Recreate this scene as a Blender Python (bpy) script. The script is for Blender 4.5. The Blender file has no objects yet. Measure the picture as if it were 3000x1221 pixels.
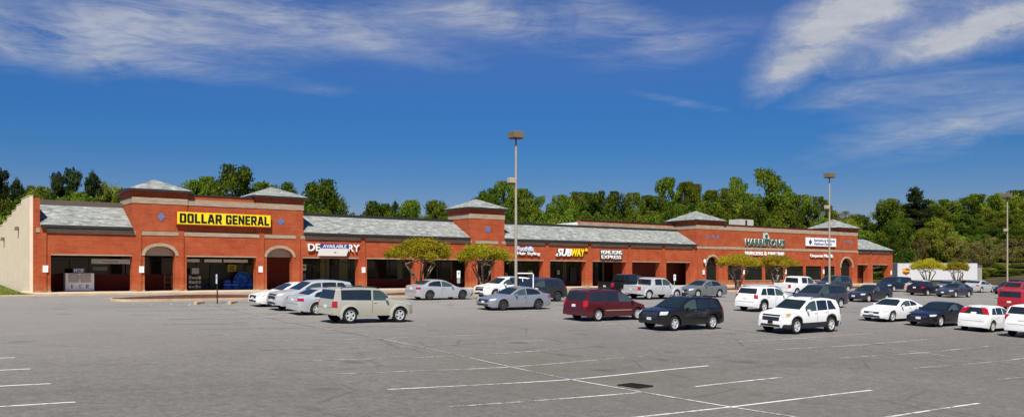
import bpy, bmesh, math, random
from mathutils import Vector, Matrix
from mathutils.bvhtree import BVHTree

scene = bpy.context.scene
COL = scene.collection
R = math.radians
EYE = 1.31

# ------------------------------------------------------------------ helpers
def link(o, parent=None):
    COL.objects.link(o)
    if parent is not None:
        o.parent = parent
    return o

def tag(o, label=None, cat=None, group=None, kind=None):
    if label: o['label'] = label
    if cat: o['category'] = cat
    if group: o['group'] = group
    if kind: o['kind'] = kind
    return o

def empty(name, loc=(0, 0, 0), rz=0.0):
    o = bpy.data.objects.new(name, None)
    o.location = loc
    o.rotation_euler = (0, 0, rz)
    o.empty_display_size = 0.3
    return link(o)

class MB:
    """collects faces for one mesh object"""
    def __init__(self):
        self.v = []; self.f = []; self.m = []; self.mi = 0
    def face(self, pts):
        b = len(self.v)
        self.v.extend([tuple(p) for p in pts])
        self.f.append(tuple(range(b, b + len(pts)))); self.m.append(self.mi)
    def box(self, x0, x1, y0, y1, z0, z1):
        b = len(self.v)
        self.v += [(x0, y0, z0), (x1, y0, z0), (x1, y1, z0), (x0, y1, z0), (x0, y0, z1), (x1, y0, z1), (x1, y1, z1), (x0, y1, z1)]
        for q in ((0, 3, 2, 1), (4, 5, 6, 7), (0, 1, 5, 4), (1, 2, 6, 5), (2, 3, 7, 6), (3, 0, 4, 7)):
            self.f.append(tuple(b + i for i in q)); self.m.append(self.mi)
    def prism(self, poly, axis, a0, a1):
        """extrude polygon (2D list) along axis; poly coords are the other two axes in order"""
        def P(q, a):
            if axis == 'y': return (q[0], a, q[1])
            if axis == 'x': return (a, q[0], q[1])
            return (q[0], q[1], a)
        b = len(self.v); n = len(poly)
        self.v += [P(q, a0) for q in poly] + [P(q, a1) for q in poly]
        self.f.append(tuple(b + i for i in range(n))[::-1]); self.m.append(self.mi)
        self.f.append(tuple(b + n + i for i in range(n))); self.m.append(self.mi)
        for i in range(n):
            j = (i + 1) % n
            self.f.append((b + i, b + j, b + n + j, b + n + i)); self.m.append(self.mi)
    def tube(self, pts, r0, r1=None, seg=8, cap=True):
        r1 = r0 if r1 is None else r1
        n = len(pts); b = len(self.v)
        pts = [Vector(p) for p in pts]
        for i, p in enumerate(pts):
            d = (pts[min(i + 1, n - 1)] - pts[max(i - 1, 0)]).normalized()
            a = d.cross(Vector((0.13, 0.21, 1.0)) if abs(d.z) < .9 else Vector((1, 0.1, 0))).normalized(); c = d.cross(a)
            r = r0 + (r1 - r0) * i / max(1, n - 1)
            for k in range(seg):
                t = 2 * math.pi * k / seg
                self.v.append(tuple(p + a * (r * math.cos(t)) + c * (r * math.sin(t))))
        for i in range(n - 1):
            for k in range(seg):
                l = (k + 1) % seg
                self.f.append((b + i * seg + k, b + i * seg + l, b + (i + 1) * seg + l, b + (i + 1) * seg + k)); self.m.append(self.mi)
        if cap:
            self.f.append(tuple(b + k for k in range(seg))[::-1]); self.m.append(self.mi)
            self.f.append(tuple(b + (n - 1) * seg + k for k in range(seg))); self.m.append(self.mi)
    def lathe(self, prof, seg=24, axis='y', center=(0, 0, 0), closed=False):
        """prof: list of (a, r)"""
        b = len(self.v); n = len(prof)
        for a, r in prof:
            for k in range(seg):
                t = 2 * math.pi * k / seg
                c, s = r * math.cos(t), r * math.sin(t)
                p = (c, a, s) if axis == 'y' else ((c, s, a) if axis == 'z' else (a, c, s))
                self.v.append((p[0] + center[0], p[1] + center[1], p[2] + center[2]))
        for i in range(n if closed else n - 1):
            i2 = (i + 1) % n
            for k in range(seg):
                l = (k + 1) % seg
                self.f.append((b + i * seg + k, b + i2 * seg + k, b + i2 * seg + l, b + i * seg + l)); self.m.append(self.mi)
    def mesh(self, name, mats, smooth=None, fix=True):
        me = bpy.data.meshes.new(name)
        me.from_pydata(self.v, [], self.f)
        for m in (mats if isinstance(mats, (list, tuple)) else [mats]):
            me.materials.append(m)
        me.polygons.foreach_set('material_index', self.m)
        if fix:
            bm = bmesh.new(); bm.from_mesh(me)
            bmesh.ops.remove_doubles(bm, verts=bm.verts, dist=1e-5)
            bmesh.ops.recalc_face_normals(bm, faces=bm.faces)
            bm.to_mesh(me); bm.free()
        if smooth is not None:
            me.polygons.foreach_set('use_smooth', [True] * len(me.polygons))
            me.set_sharp_from_angle(angle=R(smooth))
        me.update()
        return me
    def build(self, name, mats, parent=None, smooth=None, fix=True):
        return link(bpy.data.objects.new(name, self.mesh(name, mats, smooth, fix)), parent)

def bevel(o, w=0.01, seg=2):
    m = o.modifiers.new('bevel', 'BEVEL'); m.width = w; m.segments = seg; m.limit_method = 'ANGLE'; m.angle_limit = R(40)
    return o

# ------------------------------------------------------------------ materials
class NT:
    def __init__(self, m):
        self.t = m.node_tree; self.n = self.t.nodes; self.l = self.t.links
    def new(self, typ, **kw):
        nd = self.n.new(typ)
        for k, v in kw.items():
            if hasattr(nd, k) and not k.startswith('in_'): setattr(nd, k, v)
        return nd
    def link(self, a, b): self.l.new(a, b)
    def math(self, op, a, b=None, clamp=False):
        nd = self.n.new('ShaderNodeMath'); nd.operation = op; nd.use_clamp = clamp
        for i, x in enumerate((a, b)):
            if x is None: continue
            if isinstance(x, (int, float)): nd.inputs[i].default_value = x
            else: self.l.new(x, nd.inputs[i])
        return nd.outputs[0]
    def noise(self, vec, scale, detail=4, rough=0.55, dist=0.0):
        nd = self.n.new('ShaderNodeTexNoise')
        nd.inputs['Scale'].default_value = scale; nd.inputs['Detail'].default_value = detail
        nd.inputs['Roughness'].default_value = rough; nd.inputs['Distortion'].default_value = dist
        if vec is not None: self.l.new(vec, nd.inputs['Vector'])
        return nd.outputs['Fac']
    def mapping(self, vec, scale=(1, 1, 1), rot=(0, 0, 0), loc=(0, 0, 0)):
        nd = self.n.new('ShaderNodeMapping')
        nd.inputs['Scale'].default_value = scale; nd.inputs['Rotation'].default_value = rot; nd.inputs['Location'].default_value = loc
        self.l.new(vec, nd.inputs['Vector']); return nd.outputs[0]
    def ramp(self, fac, stops):
        nd = self.n.new('ShaderNodeValToRGB')
        els = nd.color_ramp.elements
        while len(els) < len(stops): els.new(0.5)
        for e, (p, c) in zip(els, stops):
            e.position = p; e.color = (c, c, c, 1) if isinstance(c, (int, float)) else (*c, 1)
        self.l.new(fac, nd.inputs[0]); return nd.outputs[0]
    def mix(self, fac, a, b, mode='MIX'):
        nd = self.n.new('ShaderNodeMix'); nd.data_type = 'RGBA'; nd.blend_type = mode; nd.clamp_factor = True
        for sock, x in ((nd.inputs[0], fac), (nd.inputs[6], a), (nd.inputs[7], b)):
            if isinstance(x, (int, float)): sock.default_value = x
            elif isinstance(x, tuple): sock.default_value = (*x, 1)
            else: self.l.new(x, sock)
        return nd.outputs[2]

def base_mat(name):
    m = bpy.data.materials.new(name); m.use_nodes = True
    return m, NT(m), m.node_tree.nodes['Principled BSDF']

def setp(b, **kw):
    names = {'rough': 'Roughness', 'metal': 'Metallic', 'spec': 'Specular IOR Level', 'coat': 'Coat Weight', 'coatr': 'Coat Roughness', 'ior': 'IOR'}
    for k, v in kw.items(): b.inputs[names[k]].default_value = v

def plain(name, col, rough=0.6, metal=0.0, spec=0.5, coat=0.0, var=0.12, scale=3.0, **kw):
    """plain painted / plastic surface with a little real mottling"""
    m, t, b = base_mat(name)
    tc = t.new('ShaderNodeTexCoord').outputs['Object']
    n = t.noise(tc, scale, 5, 0.6)
    lo = tuple(c * (1 - var) for c in col); hi = tuple(min(1, c * (1 + var)) for c in col)
    t.link(t.mix(n, lo, hi), b.inputs['Base Color'])
    setp(b, rough=rough, metal=metal, spec=spec, coat=coat, coatr=0.06)
    return m

def m_brick():
    m, t, b = base_mat('red_brick')
    tc = t.new('ShaderNodeTexCoord').outputs['Object']
    # bricks laid on both wall directions: use s+p for the run, z for the courses
    sx = t.new('ShaderNodeSeparateXYZ'); t.link(tc, sx.inputs[0])
    run = t.math('ADD', sx.outputs[0], sx.outputs[1])
    cb = t.new('ShaderNodeCombineXYZ'); t.link(run, cb.inputs[0]); t.link(sx.outputs[2], cb.inputs[1])
    br = t.new('ShaderNodeTexBrick')
    br.inputs['Scale'].default_value = 1.0; br.inputs['Mortar Size'].default_value = 0.006
    br.inputs['Brick Width'].default_value = 0.21; br.inputs['Row Height'].default_value = 0.075
    br.inputs['Color1'].default_value = (0.301, 0.052, 0.019, 1); br.inputs['Color2'].default_value = (0.395, 0.084, 0.030, 1)
    br.inputs['Mortar'].default_value = (0.316, 0.088, 0.040, 1)
    t.link(cb.outputs[0], br.inputs['Vector'])
    str_ = t.noise(t.mapping(cb.outputs[0], (0.35, 5.0, 1)), 1.3, 5, 0.65)
    blo = t.noise(cb.outputs[0], 0.9, 5, 0.6)
    c = t.mix(t.ramp(str_, [(0.38, 0.0), (0.7, 1.0)]), br.outputs['Color'], (0.261, 0.051, 0.019))
    c = t.mix(t.ramp(blo, [(0.40, 0.0), (0.70, 0.60)]), c, (0.443, 0.116, 0.045))
    # pale splash and salts near the pavement
    foot = t.math('MULTIPLY', t.ramp(sx.outputs[2], [(0.02, 1.0), (0.75, 0.0)]), t.ramp(t.noise(cb.outputs[0], 2.1, 4), [(0.35, 0.1), (0.7, 0.9)]))
    c = t.mix(foot, c, (0.347, 0.232, 0.113))
    t.link(c, b.inputs['Base Color']); setp(b, rough=0.9, spec=0.15)
    return m

def m_stone():
    m, t, b = base_mat('tan_block')
    tc = t.new('ShaderNodeTexCoord').outputs['Object']
    n = t.noise(t.mapping(tc, (0.6, 0.6, 3)), 2.0, 5, 0.65)
    c = t.ramp(n, [(0.3, (0.26, 0.19, 0.125)), (0.7, (0.43, 0.34, 0.245))])
    t.link(c, b.inputs['Base Color']); setp(b, rough=0.9, spec=0.2)
    return m

def m_slate():
    m, t, b = base_mat('weathered_shingle')
    tc = t.new('ShaderNodeTexCoord').outputs['Object']
    a = t.noise(t.mapping(tc, (0.55, 0.6, 1.9)), 2.6, 9, 0.78, .4)
    c2 = t.noise(t.mapping(tc, (0.189, 0.258, 0.430)), 1.9, 5, 0.6)
    row = t.noise(t.mapping(tc, (0.9, 0.0, 7.5)), 1.4, 3, 0.6)
    f = t.math('ADD', t.math('MULTIPLY', a, 0.75), t.math('MULTIPLY', row, 0.25))
    c = t.ramp(f, [(0.36, (0.065, 0.073, 0.067)), (0.46, (0.172, 0.181, 0.163)), (0.54, (0.301, 0.310, 0.288)), (0.66, (0.533, 0.533, 0.507))])
    c = t.mix(t.ramp(c2, [(0.42, 0.0), (0.66, 0.55)]), c, (0.202, 0.215, 0.194))
    t.link(c, b.inputs['Base Color']); setp(b, rough=0.9, spec=0.15)
    return m

def m_asphalt():
    m, t, b = base_mat('weathered_asphalt')
    tc = t.new('ShaderNodeTexCoord').outputs['Object']
    big = t.noise(tc, 0.045, 5, 0.6)
    mid = t.noise(tc, 0.35, 6, 0.65)
    fine = t.noise(tc, 14.0, 6, 0.8)
    grit = t.noise(tc, 70.0, 3, 0.8)
    lane = t.noise(t.mapping(tc, (0.05, 0.9, 1)), 0.7, 5, 0.6)
    c = t.ramp(big, [(0.3, (0.139, 0.126, 0.110)), (0.7, (0.177, 0.163, 0.142))])
    c = t.mix(t.ramp(mid, [(0.4, 0.0), (0.75, 0.5)]), c, (0.203, 0.190, 0.166))
    c = t.mix(t.ramp(lane, [(0.52, 0.0), (0.75, 0.45)]), c, (0.107, 0.098, 0.085))
    # coarse aggregate and worn spots
    spot = t.noise(tc, 2.6, 7, 0.85); spot2 = t.noise(tc, 6.5, 5, 0.8)
    c = t.mix(t.ramp(spot, [(0.38, 0.50), (0.50, 0.0)]), c, (0.091, 0.084, 0.073))
    c = t.mix(t.ramp(spot, [(0.54, 0.0), (0.66, 0.50)]), c, (0.260, 0.242, 0.211))
    c = t.mix(t.ramp(spot2, [(0.36, 0.55), (0.48, 0.0)]), c, (0.078, 0.071, 0.063))
    c = t.mix(t.ramp(spot2, [(0.55, 0.0), (0.70, 0.55)]), c, (0.287, 0.267, 0.234))
    c = t.mix(t.ramp(fine, [(0.36, 0.50), (0.52, 0.0)]), c, (0.078, 0.073, 0.065))
    c = t.mix(t.ramp(fine, [(0.55, 0.0), (0.74, 0.45)]), c, (0.310, 0.291, 0.257))
    c = t.mix(t.ramp(grit, [(0.34, 0.4), (0.5, 0.0)]), c, (0.070, 0.066, 0.060))
    # asphalt grows paler towards the shops, with an olive silt stain in the drain valley
    sp_ = t.new('ShaderNodeSeparateXYZ'); t.link(tc, sp_.inputs[0])
    c = t.mix(t.math('MULTIPLY', t.ramp(t.math('MULTIPLY', sp_.outputs[1], .01), [(.20, 0.0), (.44, .72)]), t.ramp(big, [(.25, .55), (.6, 1.0)])), c, (.272, .255, .230))
    dst = t.new('ShaderNodeVectorMath'); dst.operation = 'DISTANCE'; t.link(t.mapping(tc, (1, .62, 0)), dst.inputs[0]); dst.inputs[1].default_value = (18.0, 12.6, 0)
    silt = t.math('MULTIPLY', t.ramp(t.math('MULTIPLY', dst.outputs['Value'], .1), [(.12, .8), (.62, 0.0)]), t.ramp(t.noise(tc, .5, 5, .6), [(.32, .2), (.62, 1.0)]))
    c = t.mix(silt, c, (.128, .120, .088))
    # cracks
    vo = t.new('ShaderNodeTexVoronoi'); vo.feature = 'DISTANCE_TO_EDGE'; vo.inputs['Scale'].default_value = 0.19
    dn = t.new('ShaderNodeTexNoise'); dn.inputs['Scale'].default_value = 0.9; dn.inputs['Detail'].default_value = 4; t.link(tc, dn.inputs['Vector'])
    wv = t.mix(0.25, tc, dn.outputs['Color'], 'ADD'); t.link(wv, vo.inputs['Vector'])
    crack = t.math('MULTIPLY', t.ramp(vo.outputs['Distance'], [(0.0, 1.0), (0.016, 0.0)]), t.ramp(t.noise(tc, 0.16, 3), [(0.44, 0.0), (0.60, 0.42)]))
    c = t.mix(crack, c, (0.054, 0.051, 0.045))
    # oil drips
    vs = t.new('ShaderNodeTexVoronoi'); vs.inputs['Scale'].default_value = 0.55; t.link(tc, vs.inputs['Vector'])
    oil = t.math('MULTIPLY', t.ramp(vs.outputs['Distance'], [(0.10, 0.55), (0.30, 0.0)]), t.ramp(t.noise(tc, 0.3, 3), [(0.52, 0.0), (0.62, 1.0)]))
    c = t.mix(oil, c, (0.066, 0.062, 0.057))
    t.link(c, b.inputs['Base Color']); setp(b, rough=0.92, spec=0.25)
    bp = t.new('ShaderNodeBump'); bp.inputs['Strength'].default_value = 0.35; bp.inputs['Distance'].default_value = 0.01
    t.link(fine, bp.inputs['Height']); t.link(bp.outputs[0], b.inputs['Normal'])
    return m

def m_paint_line(name, col, wear=0.5):
    m, t, b = base_mat(name)
    tc = t.new('ShaderNodeTexCoord').outputs['Object']
    n = t.noise(tc, 5.0, 6, 0.75); n2 = t.noise(tc, 0.4, 3, 0.5)
    f = t.math('ADD', t.math('MULTIPLY', n, 0.7), t.math('MULTIPLY', n2, 0.5))
    c = t.mix(t.ramp(f, [(wear - 0.07, 0.0), (wear + 0.1, 1.0)]), (0.165, 0.155, 0.140), col)
    t.link(c, b.inputs['Base Color']); setp(b, rough=0.8, spec=0.3)
    return m

def m_concrete(name, a, bcol):
    m, t, b = base_mat(name)
    tc = t.new('ShaderNodeTexCoord').outputs['Object']
    n = t.noise(tc, 0.9, 7, 0.7)
    c = t.ramp(n, [(0.3, a), (0.7, bcol)])
    t.link(c, b.inputs['Base Color']); setp(b, rough=0.9, spec=0.2)
    return m

def m_ground(name, stops, scale=0.5):
    m, t, b = base_mat(name)
    tc = t.new('ShaderNodeTexCoord').outputs['Object']
    n = t.noise(tc, scale, 8, 0.75)
    t.link(t.ramp(n, stops), b.inputs['Base Color']); setp(b, rough=1.0, spec=0.1)
    return m

def m_glass_dark(name, col=(0.012, 0.014, 0.014), rough=0.04, spec=0.5):
    m, t, b = base_mat(name)
    tc = t.new('ShaderNodeTexCoord').outputs['Object']
    n = t.noise(tc, 0.8, 4, 0.6)
    t.link(t.mix(n, tuple(c * 0.5 for c in col), tuple(c * 1.8 for c in col)), b.inputs['Base Color'])
    setp(b, rough=rough, spec=spec)
    return m

def m_paint(name, col, metal=0.0, rough=0.35):
    m, t, b = base_mat(name)
    tc = t.new('ShaderNodeTexCoord').outputs['Object']
    n = t.noise(tc, 2.5, 4, 0.6)
    sx = t.new('ShaderNodeSeparateXYZ'); t.link(tc, sx.inputs[0])
    dirt = t.math('MULTIPLY', t.ramp(sx.outputs[2], [(0.15, 0.32), (0.6, 0.0)]), t.ramp(t.noise(tc, 6.0, 5, 0.7), [(0.35, 0.2), (0.7, 1.0)]))
    c = t.mix(n, tuple(x * 0.94 for x in col), tuple(min(1, x * 1.06) for x in col))
    c = t.mix(dirt, c, tuple(0.45 * x + 0.06 for x in col))
    t.link(c, b.inputs['Base Color'])
    setp(b, rough=rough, metal=metal, spec=0.35, coat=0.45, coatr=0.05)
    return m

def m_leaf(name, dark, light, trans=0.35, hue=0.02):
    m = bpy.data.materials.new(name); m.use_nodes = True
    t = NT(m); t.n.remove(t.n['Principled BSDF'])
    out = t.n['Material Output']
    at = t.new('ShaderNodeAttribute'); at.attribute_name = 'tint'
    oi = t.new('ShaderNodeObjectInfo')
    c = t.mix(at.outputs['Fac'], dark, light)
    hs = t.new('ShaderNodeHueSaturation')
    t.link(t.math('ADD', t.math('MULTIPLY', oi.outputs['Random'], hue * 2), 0.5 - hue), hs.inputs['Hue'])
    t.link(t.math('ADD', t.math('MULTIPLY', oi.outputs['Random'], 0.5), 0.75), hs.inputs['Value'])
    t.link(c, hs.inputs['Color'])
    d = t.new('ShaderNodeBsdfDiffuse'); tr = t.new('ShaderNodeBsdfTranslucent'); mx = t.new('ShaderNodeMixShader')
    t.link(hs.outputs[0], d.inputs[0])
    tcol = t.mix(0.5, hs.outputs[0], (0.30, 0.42, 0.02), 'MULTIPLY')
    t.link(hs.outputs[0], tr.inputs[0])
    mx.inputs[0].default_value = trans
    t.link(d.outputs[0], mx.inputs[1]); t.link(tr.outputs[0], mx.inputs[2]); t.link(mx.outputs[0], out.inputs[0])
    return m

BRICK = m_brick(); STONE = m_stone(); SLATE = m_slate(); ASPHALT = m_asphalt()
LINE = m_paint_line('white_line_paint', (0.66, 0.66, 0.63), 0.55)
LINE_OLD = m_paint_line('worn_line_paint', (0.50, 0.49, 0.46), 0.61)
BLUE_LINE = m_paint_line('blue_line_paint', (0.32, 0.40, 0.50), 0.58)
CONC = m_concrete('pavement_concrete', (0.46, 0.36, 0.25), (0.62, 0.52, 0.39))
KERB = m_concrete('kerb_concrete', (0.36, 0.265, 0.165), (0.56, 0.44, 0.295))
STUCCO = m_concrete('cream_stucco', (0.68, 0.56, 0.41), (0.78, 0.67, 0.51))
DARKTRIM = plain('bronze_trim', (0.025, 0.023, 0.022), 0.5)
BROWNTRIM = plain('brown_trim', (0.10, 0.075, 0.06), 0.6)
WAINSCOT = plain('dark_red_brick', (0.16, 0.028, 0.016), 0.9, spec=0.2, var=0.3, scale=6)
BROWNWALL = plain('brown_painted_wall', (0.115, 0.026, 0.017), 0.85, spec=0.2)
SOFFIT = plain('soffit_board', (0.10, 0.085, 0.07), 0.9, spec=0.1)
SHOPGLASS = m_glass_dark('shop_glass', (0.010, 0.012, 0.011))
FRAME = plain('dark_aluminium', (0.03, 0.028, 0.026), 0.4, metal=0.5)
BLIND = plain('olive_blind', (0.15, 0.14, 0.085), 0.9, spec=0.1)
ROOFMEM = m_concrete('roof_membrane', (0.42, 0.40, 0.38), (0.55, 0.53, 0.5))
TILEBLUE = plain('blue_tile', (0.12, 0.15, 0.30), 0.5)
WHITE = plain('white_enamel', (0.80, 0.80, 0.79), 0.45, var=0.04)
OFFWHITE = plain('offwhite_board', (0.62, 0.60, 0.55), 0.6)
YELLOW = plain('yellow_sign_face', (0.88, 0.66, 0.012), 0.35, var=0.03)
REDTRIM = plain('red_sign_edge', (0.40, 0.05, 0.015), 0.4)
BLACK = plain('black_letter', (0.008, 0.008, 0.008), 0.4)
WAYYEL = plain('yellow_letter', (0.85, 0.62, 0.01), 0.4, var=0.03)
NAVY = plain('navy_ink', (0.025, 0.035, 0.20), 0.5)
GREENLET = plain('green_letter', (0.03, 0.085, 0.06), 0.5)
PALEGREEN = plain('pale_green_edge', (0.50, 0.60, 0.52), 0.5)
MULCH = m_ground('red_mulch', [(0.3, (0.055, 0.02, 0.012)), (0.7, (0.15, 0.06, 0.04))], 3.0)
GRASSM = m_ground('lawn_soil', [(0.3, (0.055, 0.075, 0.012)), (0.7, (0.16, 0.18, 0.03))], 0.8)
EARTH = m_ground('woodland_earth', [(0.3, (0.030, 0.028, 0.012)), (0.7, (0.085, 0.075, 0.030))], 0.3)
STEEL = plain('galvanised_steel', (0.45, 0.44, 0.42), 0.45, metal=0.6)
TANPOLE = plain('tan_pole_concrete', (0.34, 0.295, 0.225), 0.85, spec=0.2)
LAMPHEAD = plain('bronze_lamp_housing', (0.17, 0.125, 0.075), 0.5)
LENS = plain('lamp_lens', (0.5, 0.5, 0.46), 0.2)
BARK = m_ground('bark', [(0.3, (0.055, 0.042, 0.03)), (0.7, (0.15, 0.12, 0.09))], 4.0)
MYRTLEBARK = m_ground('smooth_bark', [(0.3, (0.20, 0.13, 0.09)), (0.7, (0.36, 0.26, 0.19))], 5.0)

# ------------------------------------------------------------------ terrain
SS = [-30, 3.5, 10.65, 16.8, 22.9, 30.5, 36.6, 90, 130]
PP = [0, 14, 20, 26, 31, 41, 54, 67]
TD = [[2.2, 2.3, 2.2, 2.1, 2.0, 1.9, 1.65, 1.44], [2.7, 2.7, 2.6, 2.43, 2.33, 2.1, 1.75, 1.45],
      [3.1, 3.08, 2.92, 2.65, 2.45, 2.2, 1.78, 1.46], [3.2, 3.2, 3.13, 2.85, 2.6, 2.36, 1.8, 1.46],
      [3.3, 3.27, 3.05, 2.83, 2.68, 2.42, 1.81, 1.46], [3.6, 3.52, 3.23, 3.0, 2.8, 2.42, 1.81, 1.46],
      [3.9, 3.68, 3.36, 3.08, 2.84, 2.42, 1.81, 1.46], [3.9, 3.68, 3.36, 3.08, 2.84, 2.46, 1.86, 1.48],
      [3.9, 3.75, 3.5, 3.2, 3.0, 2.7, 2.15, 1.75]]
def _ix(A, v):
    v = min(max(v, A[0]), A[-1])
    i = 0
    while i < len(A) - 2 and v > A[i + 1]: i += 1
    return i, (v - A[i]) / (A[i + 1] - A[i])
def _lot(s, p):
    i, u = _ix(SS, s); j, v = _ix(PP, p)
    return EYE - ((TD[i][j] * (1 - u) + TD[i + 1][j] * u) * (1 - v) + (TD[i][j + 1] * (1 - u) + TD[i + 1][j + 1] * u) * v)
def lot(s, p):
    return (_lot(s, p) * 2 + _lot(s - 2, p) + _lot(s + 2, p) + _lot(s, p - 2) + _lot(s, p + 2)) / 6
def sm(a, b, x):
    t = min(1, max(0, (x - a) / (b - a))); return t * t * (3 - 2 * t)
def land(s, p):
    """natural ground around the lot: rises gently behind the shops, more to the right"""
    h = min(lot(s, min(p, 66)), -0.2) - 0.35
    back = sm(80, 140, p)
    right = sm(135, 250, s)
    h += back * (1.4 + 3.0 * sm(40, 140, s)) + right * 8.0 + sm(105, 220, p) * 3.0 * sm(120, 220, s)
    return h

def grid_mesh(xs, ys, fn, name, mat, parent=None):
    v = [(x, y, fn(x, y)) for y in ys for x in xs]
    nx = len(xs)
    f = [(j * nx + i, j * nx + i + 1, (j + 1) * nx + i + 1, (j + 1) * nx + i) for j in range(len(ys) - 1) for i in range(nx - 1)]
    me = bpy.data.meshes.new(name); me.from_pydata(v, [], f); me.materials.append(mat)
    me.polygons.foreach_set('use_smooth', [True] * len(me.polygons)); me.update()
    return link(bpy.data.objects.new(name, me), parent)
def frange(a, b, st):
    n = int(round((b - a) / st)); return [a + (b - a) * i / n for i in range(n + 1)]

xs = [-1500, -700, -350, -180] + frange(-120, 340, 10) + [420, 600, 900, 1500]
ys = [-400, -150, -60] + frange(-30, 260, 10) + [340, 500, 800, 1500]
tag(grid_mesh(xs, ys, land, 'terrain', EARTH), 'bare woodland earth rising under the trees', 'terrain', kind='structure')
LX, LY = frange(-60, -6, 2) + frange(-5.25, 45, .75) + frange(46, 152, 2), frange(-24, 0, 2) + frange(.6, 36, .6) + frange(37.3, 67.2, 1.3)
tag(grid_mesh(LX, LY, lot, 'parking_lot', ASPHALT), 'grey weathered asphalt of the car park', 'ground', kind='structure')
# asphalt continues past the right end of the building
tag(grid_mesh(frange(126.6, 152, 2), frange(67.2, 88, 2), lambda s, p: lot(s, 67.2) - 0.004 + 0.0 * p, 'service_road', ASPHALT), 'grey asphalt service road by the right end of the shops', 'road', kind='structure')
# pavement in front of the shops
mb = MB(); mb.box(9.6, 126.6, 67.3, 76.3, -0.9, 0.0)
bevel(tag(mb.build('sidewalk', CONC), 'pale concrete walk in front of the shops', 'pavement', kind='structure'), 0.03)
mb = MB(); mb.box(9.4, 126.8, 67.0, 67.3, -0.9, 0.012)
bevel(tag(mb.build('kerb', KERB), 'tan concrete kerb along the shop walk', 'kerb', kind='structure'), 0.03)
# grass bank at the left end
def bank(s, p):
    return -0.10 + 0.65 * sm(68, 92, p) + 0.25 * sm(4, -10, s) * sm(67, 80, p)
tag(grid_mesh(frange(-50, 9.4, 1.5), frange(67.3, 100, 1.5), bank, 'grass_bank', GRASSM), 'green grass bank beside the cream end wall', 'lawn', kind='structure')
mb = MB(); mb.box(-50, 9.4, 66.95, 67.3, -0.9, -0.06)
bevel(tag(mb.build('kerb', KERB), 'dark stained kerb along the grass bank', 'kerb', kind='structure'), 0.03)
# grass blades
def blades():
    rnd = random.Random(4)
    mb = MB()
    for _ in range(9000):
        s = rnd.uniform(-14, 9.3); p = 67.4 + 24 * rnd.random() ** 1.6; z = bank(s, p) - 0.01
        a = rnd.uniform(0, 6.28); h = rnd.uniform(.05, .13); w = .03
        dx, dy = math.cos(a) * w, math.sin(a) * w
        mb.face([(s - dx, p - dy, z), (s + dx, p + dy, z), (s + rnd.uniform(-.05, .05), p + rnd.uniform(-.05, .05), z + h)])
    return mb
tag(blades().build('grass', plain('grass_blade', (0.10, 0.135, 0.02), 0.9, spec=0.1, var=0.5, scale=1.5), fix=False), 'short green grass on the bank at the left end', 'grass', kind='stuff')

# ------------------------------------------------------------------ painted stall lines
GRID = [13.8 + 2.97 * k for k in range(-4, 15)]
from bisect import bisect_right
def paved(x, y):
    """height of the asphalt sheet itself, between its grid points"""
    i = min(max(bisect_right(LX, x) - 1, 0), len(LX) - 2); j = min(max(bisect_right(LY, y) - 1, 0), len(LY) - 2)
    u = (x - LX[i]) / (LX[i + 1] - LX[i]); v = (y - LY[j]) / (LY[j + 1] - LY[j])
    return (lot(LX[i], LY[j]) * (1 - u) + lot(LX[i + 1], LY[j]) * u) * (1 - v) + (lot(LX[i], LY[j + 1]) * (1 - u) + lot(LX[i + 1], LY[j + 1]) * u) * v
def strip(mb, s0, p0, s1, p1, w, dz=0.007, step=0.25):
    n = max(1, int(math.hypot(s1 - s0, p1 - p0) / step))
    dx, dy = (s1 - s0), (p1 - p0); L = math.hypot(dx, dy); nx, ny = -dy / L * w / 2, dx / L * w / 2
    pts = []
    for i in range(n + 1):
        t = i / n; x, y = s0 + dx * t, p0 + dy * t
        pts.append(((x + nx, y + ny, paved(x + nx, y + ny) + dz), (x - nx, y - ny, paved(x - nx, y - ny) + dz)))
    for a, b in zip(pts, pts[1:]): mb.face([a[0], a[1], b[1], b[0]])
ma, mo, mblue = MB(), MB(), MB()
for ci, c in enumerate((-2.6, 16.8, 36.6, 56.4, 76.2, 96.0, 115.8)):
    for p in GRID:
        if p > 57: continue
        old = (p > 21 and ci >= 1) or (ci >= 2) or ci > 3
        if ci == 1 and 40 < p: 
            strip(mblue if p > 46 else mo, c - 6.1, p, c, p, 0.12)
            strip(mo, c, p, c + 6.1, p, 0.10); continue
        if ci == 1 and abs(p - 16.77) < .1:
            strip(ma, c - 6.1, p, c + .1, p, 0.11); strip(ma, c + 2.1, p, c + 6.1, p, .11); continue
        strip(mo if old else ma, c - 6.1, p, c + 6.1, p, 0.10 if old else 0.11)
    strip(ma if ci == 1 else mo, c, -6, c, 19.6, 0.10, 0.011)
    strip(mo, c, 19.6, c, 56.5, 0.09, 0.011)
for k in range(4):
    strip(mblue, 12.2 + k * 1.1, 53.0, 13.0 + k * 1.1, 55.2, 0.10, 0.011)
tag(ma.build('parking_lines', LINE), 'white painted stall lines on the near asphalt', 'road markings', kind='structure')
tag(mo.build('worn_parking_lines', LINE_OLD), 'faded grey stall lines further across the asphalt', 'road markings', kind='structure')
tag(mblue.build('accessible_bay_lines', BLUE_LINE), 'faded blue bay lines before the planter at left', 'road markings', kind='structure')

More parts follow.
